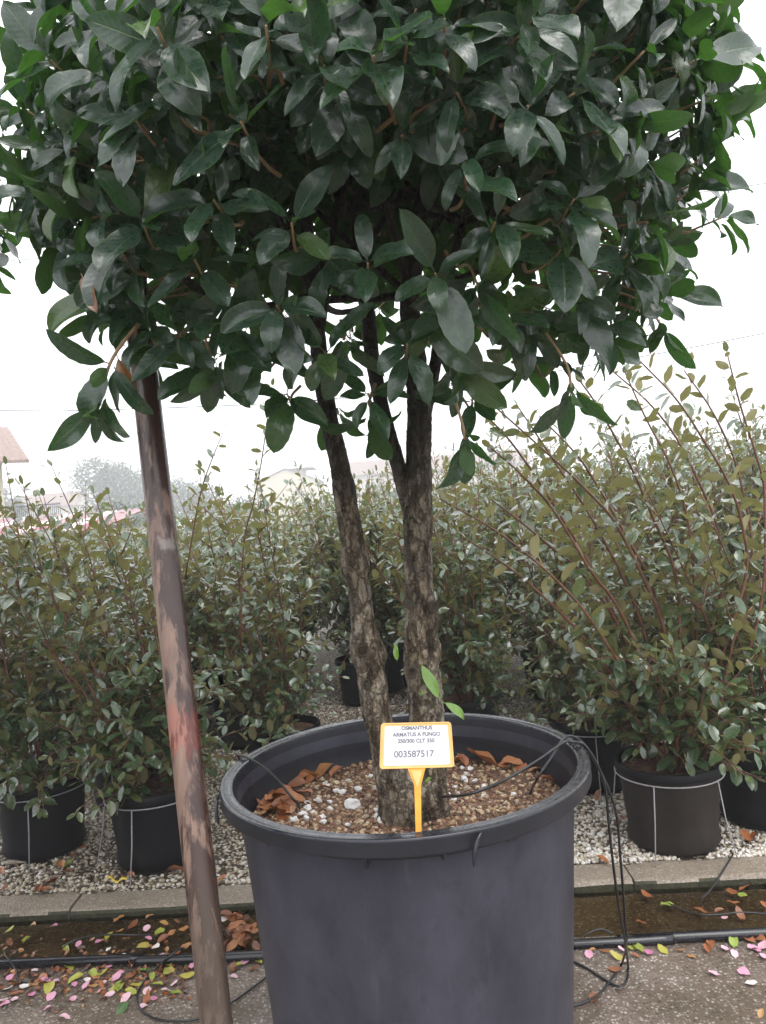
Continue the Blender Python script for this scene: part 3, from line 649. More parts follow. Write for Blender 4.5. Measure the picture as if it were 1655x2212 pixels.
# rosettes that stand out in the picture: (px, py, facing, leaves, push towards the viewer)
FRONT = [(808, 120, 0, 8, .02), (1140, 228, 0, 7, .02), (1003, 343, 0, 6, 0), (630, 482, 0, 6, 0), (462, 432, 0, 7, 0), (520, 262, 0, 6, 0), (152, 320, -.4, 6, 0), (1090, 678, .2, 6, .02), (880, 742, 0, 6, .04), (796, 850, 0, 6, .06),
         (1212, 540, .2, 6, 0), (795, 568, 0, 6, 0), (598, 660, -.1, 6, .03), (1392, 110, .7, 8, 0), (145, 520, -.4, 6, 0), (1510, 345, .8, 7, 0), (1355, 548, .5, 6, 0), (690, 30, 0, 6, 0), (575, 55, -.1, 7, .02), (1150, 35, .1, 6, 0),
         (960, 40, 0, 5, 0), (880, 90, 0, 5, 0), (290, 255, -.3, 6, 0), (360, 190, -.2, 6, 0), (1310, 250, .4, 6, 0), (1070, 480, .1, 6, 0), (940, 590, .1, 5, .03), (700, 140, 0, 6, 0), (230, 60, -.3, 7, .05), (340, 60, -.2, 6, .04),
         (1500, 130, .8, 7, 0), (1540, 210, .9, 7, 0), (1560, 470, .9, 6, 0), (1480, 420, .8, 6, 0), (1440, 640, .5, 6, 0), (1300, 700, .4, 7, 0), (1200, 780, .3, 6, 0), (1020, 860, .2, 5, 0), (560, 760, -.1, 5, 0), (390, 720, -.2, 5, .06), (460, 790, -.2, 5, 0), (330, 740, -.2, 5, .12), (1240, 430, .2, 6, 0), (420, 560, -.2, 6, 0), (250, 460, -.3, 6, 0), (90, 420, -.5, 6, 0), (60, 240, -.5, 6, 0), (110, 130, -.5, 6, 0), (700, 760, 0, 5, .05), (620, 850, 0, 5, 0),
         (300, 590, -.2, 6, .03), (235, 640, -.3, 6, .02), (335, 700, -.2, 6, .03), (285, 660, -.2, 6, .0), (320, 770, -.1, 6, .02), (200, 560, -.3, 6, .02), (260, 540, -.2, 6, .05), (310, 480, -.2, 6, .03), (480, 700, 0, 5, 0), (520, 720, 0, 5, 0)]
for px, py, sd, nl, push in FRONT:
    ray = (P(px, py, 1) - Vector((0, 0, H)))
    # ray / ellipsoid
    o = Vector((0, 0, H)) - CC; a = sum((ray[i] / CR[i]) ** 2 for i in range(3)); b_ = 2 * sum(o[i] * ray[i] / CR[i] ** 2 for i in range(3)); c_ = sum((o[i] / CR[i]) ** 2 for i in range(3)) - 1
    disc = b_ * b_ - 4 * a * c_
    tt = (-b_ - math.sqrt(disc)) / (2 * a) if disc > 0 else -b_ / (2 * a)
    c = Vector((0, 0, H)) + ray * (tt - push - .02)
    rosette(c, (sd * .9 + random.gauss(0, .12), -1 + abs(sd) * .5, .25 + random.gauss(0, .15)), nl, .128, .55)
n_sh = 0
while n_sh < 690:                                   # outer shell
    z = random.uniform(-1, 1); a = random.uniform(0, 2 * math.pi); s = math.sqrt(1 - z * z); dv = Vector((s * math.cos(a), s * math.sin(a), z))
    if dv.z < -.55 and random.random() < .72: continue
    if dv.z < -.22 and -.62 < dv.x < .36 and random.random() < .66: continue
    if dv.y > .3 and random.random() < .2: continue
    k = random.choice([1, .97, .93, .88]) * random.uniform(.96, 1.03) * (1 + .05 * nz(dv.x * 3, dv.y * 3, dv.z * 3))
    c = on_shell(dv, k)
    t = Vector((dv.x / CR.x, dv.y / CR.y, dv.z / CR.z)).normalized() + Vector((random.gauss(0, .25), random.gauss(0, .25), .25 + random.gauss(0, .25)))
    if dv.z < -.4: t += Vector((dv.x, dv.y, -.2))
    rosette(c, t, random.choice([4, 5, 6, 6, 7]), random.uniform(.105, .138), .65, random.random() < .55); n_sh += 1
for _ in range(560):                                # inner layers
    z = random.uniform(-.42, 1); a = random.uniform(0, 2 * math.pi); s = math.sqrt(1 - z * z); dv = Vector((s * math.cos(a), s * math.sin(a), z))
    k = random.uniform(.35, .88); c = on_shell(dv, k)
    rosette(c, dv + Vector((random.gauss(0, .5), random.gauss(0, .5), random.gauss(.2, .5))), random.choice([5, 6, 7]), .122, .55, random.random() < .2)
# low branch hanging beside the stake, and stray shoots at the rim of the crown
hang = [P(300, 700, 1.58), P(262, 745, 1.56), P(236, 790, 1.55), P(222, 845, 1.55), P(212, 880, 1.55)]
twigs.append(tube_np(smooth_path(hang, 4), np.linspace(.0045, .0025, 17), 6))
rosette(hang[-1], (-.25, -.5, -.7), 8, .118, .7, False, (30, 70), .3); rosette(hang[2], (-.3, -.7, -.3), 5, .125, .9, False, (50, 85), .35)
L.add(P(252, 765, 1.56), Vector((.25, 0, -1)), Vector((-.3, -1, 0)), .10, .995); L.add(P(175, 590, 1.45), Vector((.35, -.1, -1)), Vector((-.2, -1, .1)), .085, .995)
for (pts, nl) in (([(1180, 720), (1225, 790), (1235, 850)], 7), ([(985, 870), (1000, 920), (1005, 950)], 6), ([(440, 720), (455, 770), (462, 800)], 6), ([(1390, 640), (1420, 690), (1430, 705)], 5), ([(735, 690), (745, 720), (742, 735)], 5)):
    pp = [P(x, y, 1.62 if x < 1300 else 1.85) for x, y in pts]; twigs.append(tube_np(smooth_path(pp, 3), .003, 6)); rosette(pp[-1], (random.gauss(0, .2), -.3, -.8), nl, .115, .8, False, (25, 65), .55)
# limbs inside the crown
limbs = []
tips = [D(930, 300, 1.9), D(650, 380, 1.9), D(760, 450, 2.06), D(1000, 480, 2.08), D(740, 400, 2.05), D(885, 640, 1.95), D(682, 650, 1.93)]
for i in range(22):
    s = random.choice(tips); z = random.uniform(-.5, .8); a = i * 2.4; q = math.sqrt(1 - z * z); e = on_shell(Vector((q * math.cos(a), q * math.sin(a), z)), random.uniform(.6, .85))
    m1 = s.lerp(e, .45) + Vector((random.gauss(0, .05), random.gauss(0, .05), -.03 + random.gauss(0, .04)))
    path = smooth_path([s, m1, e], 6); limbs.append(tube_np(path, np.linspace(.011, .0045, len(path)), 8))
path = smooth_path([P(690, 640, 1.93), P(560, 665, 1.85), P(460, 640, 1.75), P(380, 590, 1.68), P(330, 560, 1.62)], 6); limbs.append(tube_np(path, np.linspace(.014, .008, len(path)), 8))
V, Q = join_np(limbs); obj('branches', mesh_np('branches', V, Q, M_bark), tree)
V, Q = join_np(twigs); obj('twigs', mesh_np('twigs', V, Q, M_twig), tree, kind='stuff')
L.m = [np.array(m) for m in L.m]
for m in L.m: m[:3, 3] -= np.array(tree_base[:])
treeL = L
# fresh shoots on the trunk
def sprout(parent, pos, leaves, mat=M_sprout):
    ls = Leaves(TREE_T)
    for (q, d, n, s) in leaves: ls.add(Vector(q), d, n, s, .3)
    for i in range(len(ls.m)):
        V, Q, U = TREE_T[ls.ti[i]]; o = obj('sprout_leaf', mesh_np('sprout_leaf', V, Q, mat, U, np.full(len(V), .5)), parent, False); o.matrix_basis = Matrix(ls.m[i].tolist())
def between(a, b, da, db): return P(*a, da), (P(*b, db) - P(*a, da))
for a, b_, da, db, n_ in (((951, 1514), (913, 1436), 1.93, 1.93, (.5, -.8, -.1)), ((956, 1516), (1022, 1543), 1.93, 1.92, (.1, -.7, .7)), ((858, 1430), (854, 1390), 1.98, 1.98, (-.2, -1, .1)), ((916, 1690), (932, 1680), 1.90, 1.89, (0, -.6, .8)), ((910, 1502), (914, 1492), 1.93, 1.93, (0, -1, .3)), ((910, 1502), (904, 1495), 1.93, 1.93, (0, -1, .3))):
    q, d = between(a, b_, da, db); sprout(trunk, q, [(q, d, n_, d.length)])

# ------------------------------------------------------------------ stake
s0, s1 = P(468, 2212, 1.52), P(318, 860, 1.80); dv = (s1 - s0); dv = dv / dv.z
foot = s0 - dv * s0.z - dv * .10; topp = s1 + dv * .45
sp = [foot.lerp(topp, i / 60) for i in range(61)]
def stk(path, ang, rr, U, W):
    return np.array([[1 + .035 * nz(math.cos(a) * 1.5, math.sin(a) * 1.5, p[2] * 3) + .02 * nz(math.cos(a) * 4, math.sin(a) * 4, p[2] * 9) for a in ang] for p in path])
V, Q = tube_np(sp, np.linspace(.0318, .0312, 61), 24, True, stk)
st = obj('support_stake', mesh_np('support_stake', V, Q, M_stake), label='leaning round wooden support stake, wet and blotched brown, with a red paint mark', cat='stake')
rebase(st, (sp[3].x, sp[3].y, 0))

# ------------------------------------------------------------------ plant label
SG = P(900, 1610, 1.600); ang = TH - R(.3)
sgn = empty('plant_label', Vector((SG.x + .02, 1.63, SOIL)), 'yellow plant label on a spike with white printed card in the big pot', 'sign')
rx = Vector((math.cos(ang), .06, -math.sin(ang))).normalized(); upv = Vector((math.sin(ang) * .9, .16, 1)).normalized(); nrm = rx.cross(upv).normalized(); upv = nrm.cross(rx)
SM = Matrix(((rx.x, upv.x, nrm.x, SG.x), (rx.y, upv.y, nrm.y, SG.y), (rx.z, upv.z, nrm.z, SG.z), (0, 0, 0, 1)))
# local: x right, y up, z towards the viewer
def rrect(w, h, r, top=0., k=5):
    pts = []
    for cx_, cy_, a0 in ((w / 2 - r, h / 2 - r, 0), (-w / 2 + r, h / 2 - r, 90), (-w / 2 + r, -h / 2 + r, 180), (w / 2 - r, -h / 2 + r, 270)):
        for i in range(k + 1):
            a = R(a0 + 90 * i / k); pts.append((cx_ + r * math.cos(a), cy_ + r * math.sin(a)))
    return [(x * (1 + top * (y / h)), y) for x, y in pts]
def plate(name, pts, z0, z1, mat, parent, bev=0):
    n = len(pts); V = [(x, y, z0) for x, y in pts] + [(x, y, z1) for x, y in pts]
    Fs = [tuple(range(n - 1, -1, -1)), tuple(range(n, 2 * n))] + [(i, (i + 1) % n, n + (i + 1) % n, n + i) for i in range(n)]
    me = mesh_py(name, V, Fs, mat); me.transform(SM); return obj(name, me, parent)
sw, sh = .152, .092
plate('frame', rrect(sw, sh, .007, -.06), -.0025, .0006, M_amber, sgn)
# raised edge of the frame
ep = [SM @ Vector((x, y, .0008)) for x, y in rrect(sw - .003, sh - .003, .006, -.06, 4)]; V, Q = tube_np(ep + [ep[0], ep[1]], .0013, 6, False); obj('frame_edge', mesh_np('frame_edge', V, Q, M_amber), sgn)
card = plate('card', rrect(sw - .017, sh - .013, .004, -.06), .0007, .0012, M_card, sgn)
def text(body, size, x, y, name='lettering', bold=.00045, outline=False):
    cu = bpy.data.curves.new(name, 'FONT'); cu.body = body; cu.size = size; cu.align_x = 'CENTER'; cu.align_y = 'CENTER'; cu.extrude = .00008; cu.offset = bold
    t = bpy.data.objects.new(name, cu); link(t); dg = bpy.context.evaluated_depsgraph_get(); dg.update()
    me = bpy.data.meshes.new_from_object(t.evaluated_get(dg)); bpy.data.objects.remove(t); bpy.data.curves.remove(cu)
    me.transform(SM @ Matrix.Translation((x, y, .0014))); me.materials.clear(); me.materials.append(M_ink)
    o = obj(name, me, card); return o
text('OSMANTHUS', .0108, .001, .0350); text('ARMATUS A FUNGO', .0108, .0005, .0220); text('250/300 CLT 350', .0108, -.001, .0090)
text('003587517', .0185, -.006, -.0175, bold=.0004)
# spike
spk = [(-.020, -.0455), (.018, -.0455), (.0155, -.052), (.0075, -.080), (.0065, -.170), (.003, -.205), (-.001, -.205), (-.0055, -.170), (-.0065, -.080), (-.017, -.052)]
plate('spike', spk, -.0024, .0004, M_yellow, sgn)
plate('spike_web', [(-.013, -.050), (.011, -.050), (.001, -.082), (-.001, -.082)], .0005, .0014, M_amber, sgn)

# ------------------------------------------------------------------ irrigation tubes and pipe
def cable(name, pts, r, mat, label, cat, group=None, n=8, ns=8):
    V, Q = tube_np(smooth_path(pts, n), r, ns); o = obj(name, mesh_np(name, V, Q, mat), label=label, cat=cat, group=group); rebase(o, Vector(pts[0])); return o
rimq = P(1262, 1597, 2.05); rimq.z = RZ + .006; rimq.x = PX0 + .468
def so_(px, py, dz=.0): q = PZ(px, py, SOIL); q.z = soil_z(q.x, q.y) + .004 + dz; return q
cable('drip_tube', [so_(852, 1785, -.01), so_(872, 1772, .012), so_(935, 1742, .014), P(1010, 1716, 1.72), P(1090, 1685, 1.84), P(1160, 1644, 1.95), P(1215, 1606, 2.02), Vector((rimq.x - .02, 2.045, RZ + .009)), Vector((rimq.x + .018, 2.04, RZ - .006)), P(1305, 1690, 2.05), P(1317, 1800, 2.06), P(1334, 1940, 2.08), P(1350, 2030, 2.12), PZ(1357, 2090, .012), PZ(1352, 2122, .008), PZ(1335, 2131, .006), PZ(1300, 2112, .006), PZ(1262, 2088, .006), PZ(1200, 2060, .006)],
      .0036, M_tube, 'thin black drip tube running from the plant label over the rim to a tight loop', 'tube')
cable('drip_tube', [so_(1146, 1724, -.01), so_(1148, 1716, .006), P(1162, 1680, 1.96), P(1195, 1632, 2.0), Vector((rimq.x - .03, 2.075, RZ + .012)), Vector((rimq.x + .006, 2.085, RZ + .004)), Vector((rimq.x + .045, 2.09, RZ - .05)), P(1327, 1740, 2.08), P(1340, 1850, 2.1), P(1350, 1980, 2.13), P(1353, 2040, 2.15), PZ(1343, 2082, .010), PZ(1325, 2110, .006), PZ(1295, 2146, .006), PZ(1255, 2168, .006), PZ(1200, 2180, .006)],
      .0036, M_tube, 'thin black drip tube rising from bare soil over the rim to a wide bend', 'tube')
cable('drip_tube', [so_(650, 1764, -.012), so_(648, 1752, .006), P(630, 1722, 2.07), P(597, 1682, 2.10), P(560, 1651, 2.13), P(532, 1636, 2.15), Vector((PX0 - .462, 2.165, RZ + .007)), Vector((PX0 - .470, 2.185, RZ + .004)), Vector((PX0 - .468, 2.215, RZ - .03))],
      .0034, M_tube, 'thin black drip tube bridging from the rim down to white stones in the big pot', 'tube')
hz = .022
hose_pts = [Vector((-6, 2.80, hz)), PZ(0, 2074, hz), PZ(300, 2066, hz), PZ(560, 2055, hz), PZ(900, 2040, hz), PZ(1260, 2029, hz), PZ(1450, 2019, hz), PZ(1655, 2005, hz), Vector((6, 2.12, hz))]
cable('irrigation_pipe', [p + Vector((0, 0, -.014)) for p in hose_pts], .0155, M_hose, 'thick black irrigation pipe lying along the wet gutter', 'pipe', n=10, ns=14)
cable('drip_tube', [PZ(135, 2047, .01), PZ(150, 2036, .02), PZ(190, 2023, .02), PZ(240, 2019, .004), PZ(290, 2020, -.012), PZ(330, 2019, -.014)], .003, M_tube, 'short thin black tube arching out of the pipe over the gutter water', 'tube')
cable('drip_tube', [PZ(402, 2050, .02), PZ(385, 2052, .035), PZ(355, 2075, .02), PZ(325, 2105, .006), PZ(302, 2135, .006), PZ(297, 2165, .006), PZ(315, 2190, .006), PZ(360, 2205, .006), PZ(430, 2200, .006), PZ(500, 2166, .006), PZ(575, 2112, .006), PZ(610, 2095, .006)], .0032, M_tube, 'thin black tube curling from the pipe around the foot of the stake', 'tube')
cable('drip_tube', [PZ(15, 2050, .015), PZ(12, 2062, .03), PZ(35, 2095, .006), PZ(40, 2115, .006), PZ(62, 2122, .006), PZ(98, 2098, .006)], .003, M_tube, 'short black tube hooked over the pipe among pink petals', 'tube')
cable('drip_tube', [PZ(1261, 2024, .01), PZ(1275, 2014, .02), PZ(1300, 2007, .022), PZ(1325, 2018, .01)], .003, M_tube, 'short black tube arching against the big pot at the pipe', 'tube')
cable('drip_tube', [PZ(1585, 1842, .012), PZ(1575, 1860, .018), PZ(1550, 1900, .01), PZ(1532, 1925, -.002), PZ(1515, 1942, -.014)], .0033, M_tube, 'black tube crossing the kerb from the dusty pot into the water', 'tube')
cable('drip_tube', [PZ(1440, 1950, -.02), PZ(1500, 1974, -.016), PZ(1545, 1976, -.014), PZ(1600, 1971, -.012), PZ(1655, 1974, -.012), PZ(1720, 1980, -.012)], .003, M_tube, 'thin black tube lying in the gutter water among floating leaves', 'tube')

# ------------------------------------------------------------------ shrubs in small pots
def make_pot_mesh(rt=.205, rb=.165, h=.33):
    body = [(.02, .004), (rb - .01, .004), (rb, .012), (rb + .012, .03)] + [(rb + (rt - .012 - rb) * i / 6, .03 + (h - .06) * i / 6) for i in range(1, 7)] + [(rt - .012, h - .028)]
    rimp_ = [(rt - .012, h - .034), (rt, h - .033), (rt + .002, h - .028), (rt, h - .006), (rt - .003, h - .001), (rt - .010, h), (rt - .013, h - .006), (rt - .018, h - .05), (.12, h - .05)]
    return body, rimp_
def shrub_pot(loc, label, mat, wire=True, scale=1., group=None, rz=0., soil=True):
    r = empty('nursery_pot', loc, label, 'pot', group); r.scale = (scale,) * 3; r.rotation_euler = (0, 0, rz)
    if 'm' not in shrub_pot.__dict__:
        b_, r_ = make_pot_mesh(); shrub_pot.m = (lathe_np(b_, 48), lathe_np(r_, 48)); shrub_pot.c = {}
        V = []; Fs = []
        for i in range(8):
            for j in range(24): V.append((.187 * (i + .2) / 7.2 * math.cos(j * math.pi / 12), .187 * (i + .2) / 7.2 * math.sin(j * math.pi / 12), .288 + .008 * nz(i * 1.3, j * .7)))
        Fs = [(i * 24 + j, i * 24 + (j + 1) % 24, (i + 1) * 24 + (j + 1) % 24, (i + 1) * 24 + j) for i in range(7) for j in range(24)]
        shrub_pot.soil = mesh_py('soil', V, Fs, M_soil, True)
        ring = [(.207 * math.cos(a), .207 * math.sin(a), .285) for a in np.linspace(0, 2 * math.pi, 41)]; shrub_pot.ring = mesh_np('wire_hoop', *tube_np(ring, .0026, 6, False), M_wire)
        shrub_pot.leg = mesh_np('wire_leg', *tube_np([(.206, 0, .285), (.225, 0, .15), (.26, 0, .004)], .0024, 6), M_wire)
    if mat.name not in shrub_pot.c:
        (bv, bq), (rv, rq) = shrub_pot.m; shrub_pot.c[mat.name] = (mesh_np('body', bv, bq, mat), mesh_np('rim', rv, rq, M_smallpot))
    obj('body', shrub_pot.c[mat.name][0], r, False); obj('rim', shrub_pot.c[mat.name][1], r, False)
    if soil: obj('soil', shrub_pot.soil, r, False)
    if wire:
        hp = obj('wire_hoop', shrub_pot.ring, r, False)
        for a in (wire if isinstance(wire, (list, tuple)) else (20, 110, 200, 290)):
            lg = obj('wire_leg', shrub_pot.leg, hp, False); lg.rotation_euler = (0, 0, R(a))
    return r
def leafy_stem(Lv, path, stems, r0, r1, start=.15, step=.036, size=.062, tipsize=.6, up=.35, flat=1., var=None):
    path = [Vector(p) for p in path]
    V, Q = tube_np(path, np.linspace(r0, r1, len(path)), 6); stems.append((V, Q))
    ln = [0.]
    for a, b_ in zip(path, path[1:]): ln.append(ln[-1] + (b_ - a).length)
    tot = ln[-1]; s = tot * start; k = random.uniform(0, 6.28)
    while s < tot:
        i = max(j for j in range(len(path) - 1) if ln[j] <= s); f = (s - ln[i]) / max(1e-6, ln[i + 1] - ln[i]); p = path[i].lerp(path[i + 1], f)
        t = (path[i + 1] - path[i]).normalized(); u = t.orthogonal().normalized(); v = t.cross(u)
        k += 2.4 + random.gauss(0, .3); side = (u * math.cos(k) + v * math.sin(k))
        d = side + t * random.uniform(.15, .7) + UP * random.gauss(.05, up * .6); d.normalize()
        n = UP * flat * 1.3 + t * (.35 if flat > .3 else .7) + Vector((random.gauss(0, .26), random.gauss(0, .26) + (0 if flat > .3 else .25), random.gauss(0, .2))) * (1 if flat > .3 else 1.6)
        sz = size * random.uniform(.78, 1.18) * (1 - (1 - tipsize) * (s / tot) ** 3)
        Lv.add(p, d, n, sz, random.random() * .966 if var is None else min(.96, max(0, random.gauss(var, .1))))
        s += step * random.uniform(.7, 1.35)
    t = (path[-1] - path[-2]).normalized(); Lv.add(path[-1], t, UP + Vector((random.gauss(0, .5), -.4, 0)), size * .5, .85)
def make_shrub(seed, nst=13, ht=1.25, lean=(-.18, 0), spread=.42, nlat=8, lat=.24, leaf=.062, skirt=50):
    random.seed(seed); Lv = Leaves(SHRUB_T); stems = []
    for i in range(nst):
        a = i * 2.4 + random.gauss(0, .3); l = ht * random.uniform(.62, 1.0); sprd = spread * random.uniform(.25, 1)
        b_ = Vector((.05 * math.cos(a), .05 * math.sin(a), .28))
        e = Vector((math.cos(a) * sprd + lean[0] * l, math.sin(a) * sprd + lean[1] * l, .30 + l * .98))
        m1 = b_.lerp(e, .35) + Vector((math.cos(a) * .05, math.sin(a) * .05, .06)); m2 = b_.lerp(e, .7) + Vector((math.cos(a) * .03 + random.gauss(0, .03), math.sin(a) * .03 + random.gauss(0, .03), .03))
        path = smooth_path([b_, m1, m2, e], 5); leafy_stem(Lv, path, stems, .0062, .0018, .25, .040, leaf)
        for j in range(nlat):
            f = random.uniform(.12, .86); k = int(f * (len(path) - 1)); p = path[k]; t = (path[k + 1] - path[k]).normalized()
            aa = random.uniform(0, 6.28); ll = lat * random.uniform(.5, 1.25) * (1.1 - .5 * f)
            d = (t * .75 + Vector((math.cos(aa), math.sin(aa), random.uniform(-.1, .35)))).normalized()
            leafy_stem(Lv, smooth_path([p, p + d * ll * .5 + UP * .01, p + d * ll + UP * ll * .16], 3), stems, .003, .0014, .12, .034, leaf * .95)
    for j in range(skirt):                 # low leafy shoots that hide the pot's soil
        a = random.uniform(0, 6.28); r = random.uniform(.04, .12); ll = random.uniform(.14, .34); p = Vector((r * math.cos(a), r * math.sin(a), random.uniform(.30, .72)))
        d = Vector((math.cos(a), math.sin(a), random.uniform(-.25, .5)))
        leafy_stem(Lv, smooth_path([p, p + d * ll * .5 + UP * .03, p + d * ll], 3), stems, .003, .0014, .1, .029, leaf)
    return Lv, stems
shrubs = []
def front_shrub(loc, label, seed, extra=None, rz=0, **kw):
    Lv, stems = make_shrub(seed, **kw)
    if extra: extra(Lv, stems, Vector(loc))
    root = empty('elaeagnus_shrub', loc, label, 'shrub', None); V, Q = join_np(stems); obj('stems', mesh_np('stems', V, Q, M_stem), root, False)
    shrubs.append((Lv, root)); return root
def onground(px, py, dr=.165): q = PZ(px, py, .006); return Vector((q.x, q.y + dr, .006))
pA, pB, pC = onground(62, 1868), onground(322, 1893), onground(1492, 1856)
def whips(Lv, stems, loc):
    random.seed(99)
    for pts, d0, d1 in (([(1480, 1620), (1470, 1400), (1459, 1240), (1406, 1108), (1359, 1000), (1291, 878), (1251, 820)], 3.05, 2.75),
                        ([(1500, 1620), (1560, 1420), (1612, 1240), (1603, 1133), (1574, 1043), (1517, 946), (1459, 860), (1377, 774)], 3.05, 2.8),
                        ([(1490, 1620), (1505, 1400), (1499, 1240), (1484, 1115), (1449, 1007), (1395, 903), (1348, 799)], 3.08, 3.0),
                        ([(1470, 1625), (1440, 1380), (1384, 1237), (1327, 1126), (1280, 1072), (1233, 1025), (1161, 960), (1061, 871)], 3.05, 2.75),
                        ([(1465, 1625), (1350, 1340), (1276, 1233), (1194, 1100), (1122, 1021), (1061, 968)], 3.05, 2.75),
                        ([(1470, 1640), (1400, 1515), (1330, 1420), (1255, 1310), (1160, 1215), (1061, 1140), (950, 1078)], 3.0, 2.68),
                        ([(1460, 1640), (1340, 1360), (1255, 1237), (1197, 1187), (1122, 1125), (1061, 1079)], 3.1, 2.9),
                        ([(1480, 1600), (1420, 1300), (1359, 1169), (1276, 1025), (1233, 968), (1165, 899)], 3.12, 3.0),
                        ([(1520, 1640), (1548, 1560), (1572, 1440), (1590, 1370), (1625, 1310)], 2.98, 2.85),
                        ([(1450, 1640), (1400, 1590), (1340, 1500), (1290, 1450)], 3.0, 2.85),
                        ([(1530, 1620), (1640, 1330), (1652, 1079), (1635, 989), (1599, 874), (1571, 763)], 3.05, 2.95), ([(1510, 1620), (1620, 1250), (1600, 1040), (1545, 900), (1478, 800)], 3.12, 3.1),
                        ([(1450, 1620), (1310, 1290), (1190, 1080), (1100, 950), (1030, 880)], 3.1, 2.95), ([(1500, 1600), (1560, 1220), (1500, 1020), (1420, 890), (1310, 790)], 3.15, 3.1), ([(1440, 1640), (1280, 1400), (1130, 1250), (1010, 1165)], 3.02, 2.8), ([(1460, 1620), (1380, 1330), (1290, 1140), (1200, 1000), (1120, 880)], 3.1, 3.0)):
        path = smooth_path([P(x, y, d0 + (d1 - d0) * i / (len(pts) - 1)) - loc for i, (x, y) in enumerate(pts)], 4)
        leafy_stem(Lv, path, stems, .0078, .0028, .10, .036, .096, .75, .5, .02, .78)
def whips_b(Lv, stems, loc):
    random.seed(98)
    for pts, d0, d1 in (([(520, 1400), (526, 1180), (548, 1085), (566, 990), (578, 900), (588, 835)], 3.5, 3.3), ([(400, 1250), (430, 1080), (455, 1000), (485, 928)], 3.6, 3.5), ([(300, 1560), (230, 1380), (160, 1260), (100, 1150), (45, 1050)], 3.25, 3.0)):
        path = smooth_path([P(x, y, d0 + (d1 - d0) * i / (len(pts) - 1)) - loc for i, (x, y) in enumerate(pts)], 4)
        leafy_stem(Lv, path, stems, .0045, .0015, .1, .036, .076, .65, .5, .02, .6)
front_shrub(pA, 'bushy silver-backed shrub in the black pot that has a flat stone at its foot', 11, ht=1.50, lean=(-.16, 0), nst=14, skirt=70, leaf=.090)
front_shrub(pB, 'bushy silver-backed shrub growing low over the black pot by the leaning stake', 12, whips_b, ht=1.47, lean=(-.2, -.04), nst=15, skirt=85, leaf=.090)
front_shrub(pC, 'shrub with long bare-stemmed whips reaching over the big pot from a dusty brown pot', 13, whips, ht=.72, lean=(-.22, 0), nst=12, skirt=85, nlat=8, leaf=.090)
pD = onground(1700, 1800); pE = Vector((.93, 3.74, .006)); pF = Vector((-1.45, 4.05, .006)); pG = Vector((-.62, 4.02, .006)); pH = Vector((.38, 4.35, .006)); pI = Vector((-.95, 4.75, .006))
front_shrub(pD, 'bushy shrub beside the whippy one, its black pot almost out of sight', 14, ht=1.3, lean=(-.3, 0), leaf=.090)
front_shrub(pE, 'dark shrub tucked close behind the whippy shrub', 15, ht=1.35, lean=(-.16, 0), leaf=.090)
front_shrub(pF, 'bushy shrub seen between the two front shrubs beside the stake', 16, ht=1.36, lean=(-.14, 0), leaf=.090)
front_shrub(pG, 'shrub whose low shoots overhang the gravel gap behind the big pot', 17, ht=1.42, lean=(-.12, 0), skirt=40, leaf=.090)
front_shrub(pH, 'dense dark shrub standing directly behind the thickest trunk and pot rim', 18, ht=1.45, lean=(-.12, 0), skirt=60, nst=16, leaf=.090)
for p_, lb, mt, w in ((pA, 'black nursery pot with one wire leg in front and a flat stone at its foot', M_smallpot, [-80, 30, 120, 210]), (pB, 'black nursery pot with wire hoop beside the leaning stake', M_smallpot, [-100, -170, -20, 80]), (pC, 'dusty brown nursery pot with wire hoop and legs standing at the kerb', M_smallpot2, [-125, -52, 30, 150]), (pD, 'black nursery pot standing next to the dusty brown one', M_smallpot, None), (pE, 'black nursery pot with wire legs behind the hanging drip tubes', M_smallpot, [-100, -20, 160]), (pF, 'black nursery pot seen between the two front shrubs', M_smallpot, [-90, 0, 180]), (pG, 'black nursery pot at the edge of the gravel gap', M_smallpot, None), (pH, 'black nursery pot hidden behind the big pot rim', M_smallpot, None)):
    shrub_pot(p_, lb, mt, w)
# rows behind: a few shapes, copied
protos = []
for i in range(5):
    Lv, stems = make_shrub(40 + i, nst=12, ht=1.28, lean=(-.12, 0), spread=.46, nlat=8, lat=.26, leaf=.094, skirt=34)
    V, Q, U, A = join_leaves(SHRUB_T, Lv.m, Lv.ti, Lv.var); Vs, Qs = join_np(stems)
    protos.append((mesh_np('foliage', V, Q, M_shrub, U, A), mesh_np('stems', Vs, Qs, M_stem)))
random.seed(5)
for ri, y in enumerate([4.75, 5.4, 6.1, 6.85, 7.7, 8.6, 9.6, 10.8]):
    half = .53 * y + .5; x = -half + (ri % 2) * .35
    extra_ = [(-.24, 5.72), (-.02, 6.2)] if ri == 2 else []
    while x < half or extra_:
        if x >= half: xx, yy = extra_.pop()
        else: xx, yy = x + random.gauss(0, .06), y + random.gauss(0, .08); x += .68 + .02 * ri
        if yy < 5.5 and -.45 < xx < .08: continue
        t_ = (xx / yy + .5)                       # the rows are cut lower towards the shed
        hs_ = min(1.28, max(.90, .99 + .32 * t_)) * random.uniform(.95, 1.05)
        if yy > 6.5: hs_ *= .97
        o = empty('elaeagnus_shrub', (xx, yy, .006), 'bushy silver-backed shrub in the close-set rows behind the front pots', 'shrub', 'shrubs in rows behind the front ones')
        o.scale = (1.05, 1.05, hs_); o.rotation_euler = (0, 0, random.uniform(-.5, .5)); f_, s_ = random.choice(protos)
        fo = obj('foliage', f_, o, False); fo['kind'] = 'stuff'; obj('stems', s_, o, False)
        if yy < 6.5:
            shrub_pot((xx, yy, .006), 'black nursery pot in the rows behind, under hanging foliage', M_smallpot, None, 1, 'nursery pots in the rows behind', soil=False)
random.seed(21)

